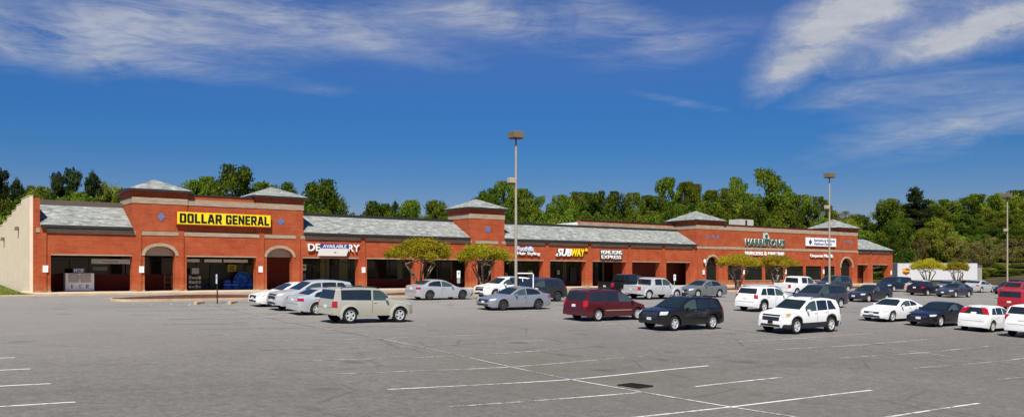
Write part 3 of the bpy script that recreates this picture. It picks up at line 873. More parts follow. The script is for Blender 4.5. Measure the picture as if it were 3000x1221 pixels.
o = empty('shop_sign', (54.0, Y0, 3.28)); tag(o, 'two line sign, pale blue word over smaller white words', 'shop sign')
put(text_mesh('Foothills', .50, 2.1, .018, .1, mat=plain('pale_blue_letter', (.55, .66, .82), .4)), 'lettering', o, (0, -.02, .44))
put(text_mesh('Hair Styling', .40, 2.95, .016, .1, mat=WHITE), 'lettering', o, (0, -.02, -.03))
mb = MB(); mb.box(0, 2.9, .0, .05, .03, .07); mb.build('raceway', FRAME, o)

o = empty('shop_sign', (59.3, Y0, 3.27)); tag(o, 'slanted white and yellow letters with arrow ends', 'shop sign')
mb = MB(); mb.box(.1, 3.8, .0, .08, .1, .72); mb.build('backing', BLACK, o)
put(text_mesh('SUB', .80, 2.0, .035, .1, .22, mat=WHITE), 'lettering', o, (0, -.03, 0))
put(text_mesh('WAY', .80, 1.95, .035, .1, .22, mat=WAYYEL), 'lettering', o, (1.98, -.03, 0))
mb = MB(); mb.prism([(3.75, .62), (4.1, .62), (4.1, .52), (4.32, .72), (4.1, .92), (4.1, .80), (3.75, .80)], 'y', -.08, .02); mb.build('arrow', WAYYEL, o)
mb = MB(); mb.prism([(-.22, .1), (.02, -.06), (.02, .0), (.25, .0), (.25, .17), (.02, .17), (.02, .26)], 'y', -.08, .02); mb.build('arrow', WHITE, o)

o = empty('shop_sign', (65.6, Y0, 3.06)); tag(o, 'two stacked rows of plain white capitals on a dark backing', 'shop sign')
mb = MB(); mb.box(-.08, 3.25, 0, .05, -.06, .98); mb.build('backing', BLACK, o)
put(text_mesh('HONG KONG', .44, 3.15, .012, .1, mat=WHITE), 'lettering', o, (0, -.02, .50))
put(text_mesh('EXPRESS', .40, 3.0, .012, .1, mat=WHITE), 'lettering', o, (.05, -.02, 0.0))

o = empty('restaurant_sign', (90.5, Y0 + .05, 5.0)); tag(o, 'large dark green capitals with pale edges over the restaurant windows', 'shop sign')
put(text_mesh('HARRISTON\'S', .98, 8.2, .055, .12, mat=PALEGREEN), 'letter_edge', o, (-.05, 0, -.03))
put(text_mesh('HARRISTON\'S', .88, 8.1, .016, .05, mat=GREENLET), 'lettering', o, (0, -.09, .02))
mb = MB(); mb.prism([(3.55, .95), (4.6, .95), (4.75, 1.15), (4.3, 1.75), (3.95, 1.6), (3.55, 1.72)], 'y', -.12, .02); mb.build('emblem_plate', PALEGREEN, o)
mb = MB(); mb.prism([(4.1 + .3 * math.cos(t * math.pi / 6), 1.27 + .27 * math.sin(t * math.pi / 6)) for t in range(12)], 'y', -.15, -.121); mb.build('emblem', GREENLET, o)
o = empty('restaurant_sign', (90.4, Y0 + .02, 3.80)); tag(o, 'row of small white capitals below the green restaurant letters', 'shop sign')
put(text_mesh('BURGERS', .46, 3.6, .022, .1, mat=WHITE), 'lettering', o, (0, -.02, 0))
put(text_mesh('&', .50, .55, .022, .1, mat=WHITE), 'lettering', o, (3.85, -.02, 0))
put(text_mesh('MARTINIS', .46, 3.4, .022, .1, mat=WHITE), 'lettering', o, (4.65, -.02, 0))

o = empty('clinic_sign', (103.25, Y0 + .1, 5.2)); tag(o, 'white panel sign with blue writing and a flame shaped emblem', 'shop sign')
mb = MB(); mb.box(0, 7.0, -.16, 0, 0, 1.16); bevel(mb.build('panel', WHITE, o), .02)
put(text_mesh('Spartanburg Regional', .46, 4.9, .012, .02, mat=NAVY), 'lettering', o, (1.75, -.17, .55))
put(text_mesh('Healthcare System', .44, 4.2, .012, .02, mat=NAVY), 'lettering', o, (1.75, -.17, .08))
mb = MB(); mb.prism([(.9, .15), (1.2, .42), (1.28, .66), (1.08, .72), (.98, 1.02), (.82, .76), (.56, .68), (.62, .42)], 'y', -.18, -.161); mb.build('emblem', NAVY, o)
o = empty('clinic_sign', (104.2, Y0, 3.66)); tag(o, 'white script letters below the blue and white clinic panel', 'shop sign')
put(text_mesh('Corporate', .52, 2.95, .024, .1, mat=WHITE), 'lettering', o, (0, -.02, -.08))
put(text_mesh('Health', .46, 2.05, .024, .1, mat=WHITE), 'lettering', o, (3.25, -.02, 0))

# small notices on the piers
for x, z, w, h, lab in ((10.75, 1.72, .36, .5, 'small white notice on the leftmost brick pier, beside the ice box'), (17.43, 1.7, .36, .5, 'small white notice on the pier left of the first arch'),
                        (26.95, 1.75, .36, .5, 'small white notice on the pier right of the blue pools'), (36.55, 1.72, .36, .5, 'small white notice on the pier between the dentistry shop and the larger myrtle'),
                        (83.0 - .45, 1.6, .36, .55, 'white notice on the pier left of the black restaurant arch'), (90.18, 1.65, .34, .6, 'white notice on the slim pier behind the first restaurant myrtle'),
                        (98.83, 1.68, .34, .6, 'white notice on the slim pier right of the second restaurant myrtle'), (107.38, 1.7, .34, .6, 'white notice on the slim pier under the clinic signs'),
                        (124.65, 1.6, .36, .6, 'white notice on the last brick pier, nearest the trailer')):
    o = empty('notice_sign', (x, P0 - .10, z)); tag(o, lab, 'notice', 'white notices on the brick piers')
    mb = MB(); mb.box(-w / 2, w / 2, -.025, .008, -h / 2, h / 2); bevel(mb.build('plate', WHITE, o), .006)
    mb = MB(); rr = random.Random(int(x))
    for k in range(3): mb.box(-w / 2 + .06, w / 2 - .06 - rr.uniform(0, .06), -.028, -.026, h * .3 - k * .14, h * .3 - k * .14 + .04)
    mb.build('print', plain('grey_print', (.35, .36, .42), .6), o)
o = empty('wall_lamp', (82.55, P0 - .09, 2.95)); tag(o, 'white lantern on the pier left of the black restaurant arch', 'wall lamp')
mb = MB(); mb.lathe([(-.22, .0), (-.22, .10), (-.05, .15), (.16, .12), (.24, 0)], 12, 'z', (0, -.16, 0)); mb.build('globe', WHITE, o, smooth=50)
mb = MB(); mb.box(-.05, .05, -.16, .09, .2, .26); mb.build('bracket', FRAME, o)

# ice merchandiser
o = empty('ice_freezer', (13.45, 74.5, 0.0)); tag(o, 'white ice merchandiser with a small ice topper, left under the arcade', 'freezer')
mb = MB(); mb.box(-1.02, 1.02, -.4, .4, .06, 1.42); bevel(mb.build('cabinet', WHITE, o), .03)
for sx_ in (-1, 1):
    mb = MB(); mb.box(sx_ * .42 - .37, sx_ * .42 + .37, -.44, -.401, .70, 1.36); d = bevel(mb.build('door', plain('frosted_door', (.42, .38, .32), .35), o), .01)
    mb = MB(); mb.box(sx_ * .06 - .02, sx_ * .06 + .02, -.49, -.441, .9, 1.2); mb.build('handle', STEEL, d)
for k, ch in enumerate('ICE'):
    put(text_mesh(ch, .26, .2 if ch != 'I' else .08, .02, .01, mat=NAVY), 'lettering', o, (-.60 + k * .52, -.405, .26))
mb = MB(); mb.box(-.45, .40, -.2, -.12, 1.43, 1.79); tp = mb.build('topper', plain('topper_blue', (.10, .11, .22), .4), o)
put(text_mesh('ICE', .26, .68, .03, .01, mat=WHITE), 'lettering', tp, (-.37, -.208, 1.48))
mb = MB(); mb.box(-.95, .95, -.36, .36, 0, .058); mb.build('plinth', FRAME, o)

# goods in front of the yellow sign shop
PLBLUE = plain('blue_plastic', (0.015, 0.09, 0.42), 0.35, var=.2)
PLBLUE2 = plain('light_blue_plastic', (0.05, 0.20, 0.50), 0.35, var=.2)
o = empty('paddling_pool', (26.55, 75.2, 0.0)); tag(o, 'large round blue plastic pool leaning upright before the dark shop window', 'pool')
o.rotation_euler = (R(-12), 0, 0)
mb = MB(); mb.lathe([(0, 0), (0, .62), (-.22, .70), (-.24, .76), (-.20, .76), (.03, .66), (.03, 0)], 36, 'y', (0, 0, .78)); mb.build('shell', PLBLUE, o, smooth=40)
mb = MB()
for k in range(7):
    t = k * 2 * math.pi / 7; mb.lathe([(-.012, 0), (-.012, .11), (-.001, .13)], 12, 'y', (.4 * math.cos(t), 0, .78 + .4 * math.sin(t)))
mb.build('motif', PLBLUE2, o)
for x, y, s_, lab in ((25.25, 75.1, .5, 'blue bagged goods stacked low, left of the round pool'), (25.9, 74.9, .38, 'blue bagged goods slumped against the foot of the round pool'), (27.25, 75.1, .34, 'pale blue goods squeezed between the pool and the brick pier')):
    o = empty('bagged_goods', (x, y, 0)); tag(o, lab, 'goods')
    rr = random.Random(int(x * 100))
    for k in range(3):
        bm = bmesh.new(); bmesh.ops.create_icosphere(bm, subdivisions=3, radius=1)
        for v in bm.verts:
            v.co.x *= s_ * (1 - k * .15); v.co.y *= .22; v.co.z *= .17
            v.co += Vector((rr.uniform(-.01, .01), rr.uniform(-.01, .01), rr.uniform(-.02, .02)))
        bmesh.ops.translate(bm, verts=bm.verts, vec=(rr.uniform(-.08, .08), 0, .16 + k * .27))
        me = bpy.data.meshes.new('bag'); bm.to_mesh(me); bm.free(); me.materials.append([PLBLUE, PLBLUE2, PLBLUE][k])
        me.polygons.foreach_set('use_smooth', [True] * len(me.polygons)); link(bpy.data.objects.new('bag', me), o)
o = empty('display_rack', (22.4, 75.0, 0)); tag(o, 'display rack of pale packs with a white price card, inside the wide opening', 'rack')
mb = MB()
for sx_ in (-.55, .5):
    for sy_ in (-.2, .2): mb.box(sx_, sx_ + .04, sy_, sy_ + .04, 0, 1.35)
for z in (.12, .5, .88): mb.box(-.55, .54, -.2, .24, z, z + .03)
mb.build('frame', FRAME, o)
rr = random.Random(9)
for row, z in enumerate((.15, .53, .91)):
    for k in range(4):
        h = rr.uniform(.2, .3)
        mb = MB(); mb.box(-.5 + k * .26, -.5 + k * .26 + .2, -.17, .15, z, z + h)
        bevel(mb.build('pack', plain('pack_%d_%d' % (row, k), rr.choice([(.62, .60, .50), (.55, .45, .2), (.6, .6, .62), (.35, .38, .45)]), .5), o), .02)
mb = MB(); mb.box(-.28, .30, -.22, -.2, 1.36, 1.85); mb.build('price_card', plain('grey_card', (.38, .40, .38), .6), o)
o = empty('poster', (25.5, BW - .08, 1.55)); tag(o, 'yellow square poster with dark print inside the shop front', 'poster')
mb = MB(); mb.box(0, .78, -.02, 0, 0, .62); mb.build('sheet', plain('dull_yellow', (.40, .34, .03), .6), o)
mb = MB()
for k in range(3): mb.box(.14, .64 - .1 * (k % 2), -.024, -.021, .12 + k * .15, .19 + k * .15)
mb.build('print', BLACK, o)
for x, z, w_, h_, m_, lab in ((32.5, 1.95, .55, .55, WHITE, 'pale square poster high at the left edge of the dentistry window'), (32.5, 1.1, .5, .8, plain('teal_poster', (.03, .09, .13), .5), 'dark teal poster below the pale square one in the dentistry window'),
                          (58.9, 1.35, .7, .8, plain('cream_poster', (.34, .33, .24), .5), 'cream poster in the window left of the olive panel under the slanted letter sign'), (60.9, 1.9, .42, 1.3, plain('olive_poster', (.25, .23, .07), .6), 'tall olive yellow poster under the slanted white and yellow letters'),
                          (62.9, 1.55, .3, .45, WHITE, 'small white poster at the right of the window under the slanted letters'), (55.6, 1.3, .35, .4, plain('grey_poster', (.3, .3, .32), .5), 'small grey poster in the window under the two line sign'),
                          (97.3, .95, .55, .6, plain('mint_poster', (.30, .42, .38), .5), 'mint poster low in the restaurant window behind the second myrtle')):
    y_ = BW - .03 if x < 80 else P0 + .1
    o = empty('poster', (x, y_, z)); tag(o, lab, 'poster')
    mb = MB(); mb.box(-w_ / 2, w_ / 2, -.012, .01, -h_ / 2, h_ / 2); mb.build('sheet', m_, o)
    mb = MB(); mb.box(-w_ / 2 + .05, w_ / 2 - .05, -.016, -.013, -h_ * .1, h_ * .25); mb.build('print', plain('poster_print', (.2, .2, .17), .6), o)
o = empty('timber_rack', (20.2, 75.0, 0)); tag(o, 'narrow tan timber shelf standing inside the first arch', 'rack')
mb = MB()
for sx_ in (-.28, .26): mb.box(sx_, sx_ + .05, -.18, .18, 0, 1.3)
for z in (.25, .65, 1.05): mb.box(-.23, .26, -.18, .18, z, z + .04)
mb.build('frame', plain('tan_timber', (.22, .13, .06), .7), o)

# ------------------------------------------------------------------ lamp posts, sign posts
def lamp_post(x, y, top, lab, low):
    g = lot(x, y); o = empty('lamp_post', (x, y, g)); tag(o, lab, 'lamp post', 'tall lamp posts in the car park')
    H = top - g
    mb = MB(); mb.lathe([(-.3, .30), (.75, .30), (.80, .26), (.80, 0)], 20, 'z'); mb.build('base', TANPOLE, o, smooth=40)
    mb = MB(); mb.tube([(0, 0, .78), (0, 0, H * .5), (0, 0, H - .75)], .105, .075, 14); mb.build('pole', TANPOLE, o, smooth=50)
    mb = MB(); mb.tube([(0, 0, H - .75), (0, 0, H - .5)], .045, .045, 10); mb.build('neck', FRAME, o)
    mb = MB(); mb.box(-.41, .41, -.41, .41, H - .46, H); h = bevel(mb.build('lamp_head', LAMPHEAD, o), .03)
    mb = MB(); mb.box(-.35, .35, -.35, .35, H - .50, H - .461); mb.build('lens', DARKTRIM, h)
    z = low - g
    mb = MB(); mb.tube([(-.08, 0, z + .1), (-.3, 0, z + .1)], .035, .035, 8); mb.build('arm', FRAME, o)
    mb = MB(); mb.box(-.62, -.18, -.2, .2, z, z + .36); f = bevel(mb.build('floodlight', plain('tan_lamp_housing', (.42, .35, .25), .6), o), .03)
    mb = MB(); mb.box(-.58, -.22, -.16, .16, z - .08, z - .001); mb.build('lens', DARKTRIM, f)
lamp_post(36.6, 48.85, 11.25, 'tallest looking lamp post, rising behind the silver sedan in the middle', 7.65)
lamp_post(77.3, 51.1, 11.4, 'lamp post rising behind the white pickup before the clinic sign', 7.8)
lamp_post(113.8, 50.4, 11.3, 'lamp post furthest right, standing against the woods', 6.6)

def sign_post(x, y, top, lab, kind, turn=0):
    g = lot(x, y); o = empty('sign_post', (x, y, g), R(turn)); tag(o, lab, 'sign post')
    H = top - g
    mb = MB(); mb.tube([(0, 0, -.1), (0, 0, H)], .04, .04, 8); mb.build('post', FRAME if kind != 'tan' else STEEL, o)
    mb = MB(); mb.box(-.16, .16, -.055, -.041, H - .62, H - .04); p = bevel(mb.build('plate', WHITE, o), .004)
    mb = MB(); mb.prism([(.07 * math.cos(t * math.pi / 5), H - .25 + .07 * math.sin(t * math.pi / 5)) for t in range(10)], 'y', -.06, -.056); mb.build('symbol', TILEBLUE, p)
    if kind == 'two':
        mb = MB(); mb.box(-.14, .14, -.055, -.041, H - 1.02, H - .66); mb.build('lower_plate', plain('pale_green_plate', (.33, .42, .38), .5), o)
sign_post(17.6, 54.3, 1.36, 'dark post with a white parking plate before the wide dark doorway', 'one', -95)
sign_post(37.5, 57.6, 1.65, 'parking post with white and green plates between the two larger myrtles', 'two')
sign_post(62.2, 57.8, 1.35, 'post with a white plate showing above the silver pickup', 'tan')
sign_post(119.3, 58.6, 1.75, 'dark post with a white plate before the open end bay of the arcade', 'one')

# wheel stops
WS = None
for x, y, lab in ((16.6, 54.6, 'concrete wheel stop left of the dark sign post'), (18.6, 54.4, 'concrete wheel stop right of the dark sign post')):
    o = empty('wheel_stop', (x, y, lot(x, y)), R(58)); tag(o, lab, 'wheel stop')
    mb = MB(); mb.prism([(-.11, -.05), (-.11, .08), (-.07, .16), (.07, .16), (.11, .08), (.11, -.05)], 'x', -.9, .9)
    bevel(mb.build('block', KERB, o), .02)

# cart corral
o = empty('cart_corral', (37.4, 49.9, lot(37.4, 49.9))); tag(o, 'white tubular trolley bay frame beside the lamp post in the middle', 'trolley bay')
mb = MB()
for y in (-.9, .9):
    mb.tube([(-.9, y, 0), (-.9, y, 1.0), (1.25, y, 1.0), (1.25, y, 0)], .035, .035, 8); mb.tube([(-.9, y, .55), (1.25, y, .55)], .028, .028, 8)
mb.build('rail', WHITE, o)
mb = MB(); mb.tube([(.85, -.9, 0), (.85, -.9, 2.0), (.78, -.88, 2.08), (-.4, -.7, 2.08), (-.48, -.68, 2.0), (-.48, -.68, 0)], .045, .045, 8); mb.build('hoop', WHITE, o)

# ------------------------------------------------------------------ lorry trailer
o = empty('lorry_trailer', (137.6, 78.8, lot(136, 67)), 0.0)
tag(o, 'long pale grey box trailer with a brown and gold shield, right of the shops', 'trailer')
dv = Vector((.7817, -.6237, 0)).normalized()
o.rotation_euler = (0, 0, math.atan2(dv.y, dv.x))
TRG = plain('trailer_grey', (.52, .52, .51), .45, var=.08)
mb = MB(); mb.box(0, 12.9, -1.3, 1.3, .88, 3.64); b_ = bevel(mb.build('box_body', TRG, o), .03)
mb = MB()
for k in range(21): mb.box(.25 + k * .61, .28 + k * .61, -1.312, -1.301, .93, 3.58)
mb.build('panel_rib', plain('trailer_rib', (.44, .44, .44), .5), b_)
mb = MB(); mb.box(0, 12.91, -1.33, -1.301, .82, .92); mb.box(0, 12.91, -1.33, -1.301, 3.59, 3.66); mb.build('side_rail', STEEL, b_)
GOLD = plain('gold_vinyl', (.60, .30, .03), .5); BROWN = plain('brown_vinyl', (.13, .045, .015), .5)
mb = MB(); mb.prism([(.8, 1.93), (1.38, 1.63), (1.96, 1.93), (2.0, 2.72), (1.38, 2.86), (.76, 2.72)], 'y', -1.325, -1.314); e_ = mb.build('emblem', GOLD, o)
mb = MB(); mb.prism([(.86, 1.96), (1.38, 1.70), (1.90, 1.96), (1.92, 2.18), (.84, 2.18)], 'y', -1.333, -1.326); mb.prism([(1.25, 2.50), (1.95, 2.42), (1.95, 2.66), (1.40, 2.78)], 'y', -1.333, -1.326); mb.build('emblem_shade', BROWN, e_)
mb = MB(); mb.box(12.901, 12.94, -1.25, -.02, .95, 3.55); mb.box(12.901, 12.94, .02, 1.25, .95, 3.55); mb.build('rear_door', plain('trailer_door', (.36, .35, .34), .55), o)
mb = MB(); mb.box(.2, 12.6, -.5, .5, .66, .87); mb.box(12.6, 12.75, -1.1, 1.1, .4, .55); mb.build('chassis', BLACK, o)
mb = MB()
for sy_ in (-1, 1): mb.box(3.6, 3.75, sy_ * .9 - .07, sy_ * .9 + .07, 0, .86)
mb.build('landing_leg', FRAME, o)
for x in (10.2, 11.5):
    for sy_ in (-1, 1):
        mb = MB(); y0 = sy_ * 1.12
        mb.lathe([(-.14, .0), (-.14, .44), (-.08, .48), (.08, .48), (.14, .44), (.14, 0)], 24, 'y', (x, y0, .47)); mb.build('wheel', plain('lorry_tyre', (.02, .02, .02), .9), o, smooth=40)


o = empty('storage_container', (149.0, 71.9, lot(136, 67)), math.atan2(-.6237, .7817)); tag(o, 'tall grey brown bin with dark lid standing at the right end of the trailer', 'container')
CG = plain('container_grey', (.26, .245, .215), .7)
mb = MB(); mb.box(0, 1.5, -.9, .9, .12, 2.95); b_ = bevel(mb.build('shell', CG, o), .03)
mb = MB()
for k in range(6): mb.box(.12 + k * .24, .18 + k * .24, -.93, -.901, .2, 2.85)
mb.build('rib', CG, b_)
mb = MB(); mb.prism([(-.95, 2.952), (.95, 2.952), (.8, 3.3), (-.8, 3.3)], 'x', -.05, 1.55); mb.build('lid', DARKTRIM, o)
mb = MB(); mb.box(.1, 1.4, -.8, .8, -.02, .119); mb.build('skid', FRAME, o)

# ------------------------------------------------------------------ cars
TYRE = plain('tyre_rubber', (.018, .018, .018), .85, spec=.2)
RIM = plain('alloy_rim', (.66, .66, .66), .35, metal=.35)
RIMDARK = plain('dark_alloy_rim', (.16, .16, .17), .3, metal=.8)
WELL = plain('wheel_well_black', (.006, .006, .006), .95, spec=.05)
CLAD = plain('black_cladding', (.018, .018, .019), .6)
GLASS = m_glass_dark('car_glass', (.014, .018, .018), .03, 1.0)
GLASSG = m_glass_dark('tinted_green_glass', (.040, .062, .055), .04, .8)
GLASSW = m_glass_dark('windscreen_glass', (.012, .018, .016), .03, 1.0)
TAIL = plain('red_lamp', (.36, .008, .010), .15, coat=1.0)
HEADL = plain('headlamp_glass', (.50, .50, .48), .10, coat=1.0)
AMBER = plain('amber_lamp', (.62, .22, .04), .15, coat=1.0)
CHROME = plain('chrome', (.62, .62, .63), .15, metal=1.0)
PLATE = plain('number_plate', (.62, .64, .62), .5)
SEAM = plain('seam_black', (.012, .012, .012), .8)

_wm = {}
def wheel_meshes(rimmat, spokes):
    key = (rimmat.name, spokes)
    if key in _wm: return _wm[key]
    mb = MB(); mb.lathe([(-.30, .64), (-.33, .80), (-.30, .93), (-.20, .99), (0, 1.0), (.20, .99), (.30, .93), (.33, .80), (.30, .64), (.05, .60), (-.2, .60)], 32, 'y', closed=True)
    ty = mb.mesh('wheel', TYRE, smooth=50)
    mb = MB(); mb.lathe([(.305, .655), (.30, .58), (.12, .56), (.12, .655)], 32, 'y', closed=True)
    for k in range(spokes):
        a = 2 * math.pi * k / spokes
        w0, w1 = (.15, .10) if spokes < 7 else (.07, .06)
        c, s = math.cos(a), math.sin(a)
        def P(r, w, y): return (r * c - w * s, y, r * s + w * c)
        q = [P(.10, w0, .26), P(.60, w1, .26), P(.60, -w1, .26), P(.10, -w0, .26)]
        q2 = [P(.10, w0, .14), P(.60, w1, .14), P(.60, -w1, .14), P(.10, -w0, .14)]
        mb.face(q)
        for i in range(4): mb.face([q[i], q2[i], q2[(i + 1) % 4], q[(i + 1) % 4]])
    mb.lathe([(.28, 0), (.28, .14), (.22, .18), (.14, .18)], 16, 'y')
    mb.mi = 1; mb.lathe([(.10, 0), (.10, .60)], 24, 'y')
    ri = mb.mesh('rim', [rimmat, WELL], smooth=35)
    _wm[key] = (ty, ri); return _wm[key]

def interp(prof, x):
    if x <= prof[0][0]: return prof[0][1]
    for (x0, z0), (x1, z1) in zip(prof, prof[1:]):
        if x <= x1: return z0 + (z1 - z0) * (x - x0) / max(1e-9, x1 - x0)
    return prof[-1][1]

SHAPES = {
 'sedan': dict(L=4.85, W=1.82, wb=2.80, fo=.97, gc=.20, r=.335, tum=.42,
    top=[(0, .50), (.03, .63), (.13, .72), (.5, .80), (1.2, .90), (1.45, .95), (1.9, 1.19), (2.3, 1.37), (2.6, 1.44), (3.0, 1.46), (3.4, 1.43), (3.75, 1.33), (4.3, 1.07), (4.6, 1.04), (4.78, .98), (4.83, .82), (4.85, .52)],
    belt=[(0, .60), (.4, .70), (1.45, .89), (3.9, .97), (4.85, .93)], wins=[(1.80, 2.74, 0), (2.82, 3.92, 1)], ws=(.99, 1.38), rw=(1.10, 1.36), hl=(.60, .76), tl=(.78, .93), grille=(.50, .68), cowl=1.45),
 'coupe': dict(L=4.64, W=1.80, wb=2.68, fo=.95, gc=.19, r=.34, tum=.46,
    top=[(0, .48), (.03, .62), (.12, .70), (.5, .78), (1.25, .88), (1.5, .93), (2.0, 1.18), (2.35, 1.33), (2.7, 1.39), (3.0, 1.395), (3.3, 1.36), (3.7, 1.24), (4.2, 1.04), (4.45, 1.0), (4.58, .94), (4.62, .8), (4.64, .5)],
    belt=[(0, .60), (.4, .70), (1.5, .87), (3.9, .97), (4.64, .92)], wins=[(1.85, 2.98, 0), (3.04, 3.75, 1)], ws=(.97, 1.33), rw=(1.07, 1.30), hl=(.60, .74), tl=(.76, .90), grille=(.50, .64), cowl=1.5),
 'hatch': dict(L=4.25, W=1.70, wb=2.62, fo=.85, gc=.20, r=.315, tum=.34,
    top=[(0, .50), (.03, .62), (.12, .71), (.45, .80), (1.1, .92), (1.5, 1.14), (1.95, 1.37), (2.3, 1.43), (2.9, 1.44), (3.5, 1.41), (3.8, 1.35), (4.0, 1.08), (4.12, .94), (4.2, .86), (4.25, .55)],
    belt=[(0, .60), (.4, .70), (1.2, .90), (4.25, .96)], wins=[(1.5, 2.28, 0), (2.36, 3.05, 0), (3.12, 3.62, 1)], ws=(.96, 1.36), rw=(.98, 1.34), hl=(.60, .78), tl=(.98, 1.36), grille=(.50, .64), cowl=1.15),
 'suv': dict(L=4.75, W=1.86, wb=2.86, fo=.92, gc=.28, r=.37, tum=.26,
    top=[(0, .62), (.03, .82), (.14, .97), (.6, 1.05), (1.2, 1.13), (1.6, 1.36), (2.0, 1.59), (2.3, 1.66), (3.1, 1.69), (3.9, 1.66), (4.3, 1.60), (4.52, 1.22), (4.64, 1.05), (4.71, .95), (4.75, .6)],
    belt=[(0, .78), (.5, .93), (1.25, 1.03), (3.6, 1.10), (4.75, 1.12)], wins=[(1.62, 2.52, 0), (2.60, 3.42, 0), (3.50, 4.15, 1)], ws=(1.16, 1.58), rw=(1.20, 1.56), hl=(.78, .98), tl=(.90, 1.16), grille=(.62, .92), cowl=1.2),
 'boxy': dict(L=4.56, W=1.86, wb=2.77, fo=.84, gc=.37, r=.39, tum=.15,
    top=[(0, .72), (.025, .98), (.10, 1.08), (.9, 1.14), (1.25, 1.17), (1.55, 1.45), (1.78, 1.66), (2.0, 1.74), (3.0, 1.77), (4.1, 1.75), (4.34, 1.70), (4.43, 1.40), (4.49, 1.10), (4.53, .9), (4.56, .6)],
    belt=[(0, .9), (.5, 1.02), (1.25, 1.10), (4.56, 1.14)], wins=[(1.52, 2.36, 0), (2.46, 4.10, 2)], ws=(1.19, 1.66), rw=(1.20, 1.64), hl=(.84, 1.02), tl=(.80, 1.10), grille=(.68, 1.0), cowl=1.25),
 'van': dict(L=5.05, W=1.96, wb=3.03, fo=.95, gc=.25, r=.345, tum=.24,
    top=[(0, .52), (.03, .68), (.16, .82), (.7, .97), (1.1, 1.08), (1.5, 1.31), (2.0, 1.60), (2.4, 1.71), (3.3, 1.75), (4.3, 1.72), (4.66, 1.66), (4.82, 1.32), (4.93, 1.04), (5.0, .9), (5.05, .52)],
    belt=[(0, .66), (.5, .80), (1.2, 1.0), (2.0, 1.05), (5.05, 1.10)], wins=[(1.35, 2.42, 0), (2.50, 3.50, 0), (3.56, 4.62, 2)], ws=(1.10, 1.60), rw=(1.16, 1.60), hl=(.66, .82), tl=(.82, 1.16), grille=(.50, .70), cowl=1.1),
 'pickup': dict(L=5.25, W=1.86, wb=3.20, fo=.87, gc=.40, r=.385, tum=.20, bed=3.72, rail=1.14, floor=.80,
    top=[(0, .72), (.025, .96), (.11, 1.05), (1.0, 1.12), (1.3, 1.16), (1.62, 1.42), (1.95, 1.66), (2.2, 1.73), (3.2, 1.74), (3.55, 1.69), (3.70, 1.18)],
    belt=[(0, .88), (.5, 1.0), (1.3, 1.10), (3.7, 1.14), (5.25, 1.14)], wins=[(1.60, 2.50, 0), (2.60, 3.36, 2)], ws=(1.19, 1.64), rw=(1.20, 1.62), hl=(.80, .98), tl=(.76, 1.06), grille=(.66, .96), cowl=1.3),
}
def variant(base, **kw):
    d = dict(SHAPES[base]); sc = kw.pop('scale', None); hz = kw.pop('hz', None)
    if sc:
        for k in ('top', 'belt'): d[k] = [(x * sc, z) for x, z in d[k]]
        d['wins'] = [(a * sc, b * sc, t) for a, b, t in d['wins']]
        for k in ('L', 'wb', 'fo', 'cowl'): d[k] = d[k] * sc
        if 'bed' in d: d['bed'] *= sc
    if hz:
        for k in ('top', 'belt'): d[k] = [(x, z * hz) for x, z in d[k]]
        for k in ('ws', 'rw', 'hl', 'tl', 'grille'): d[k] = tuple(z * hz for z in d[k])
        for k in ('rail', 'floor'):
            if k in d: d[k] *= hz
    d.update(kw); return d

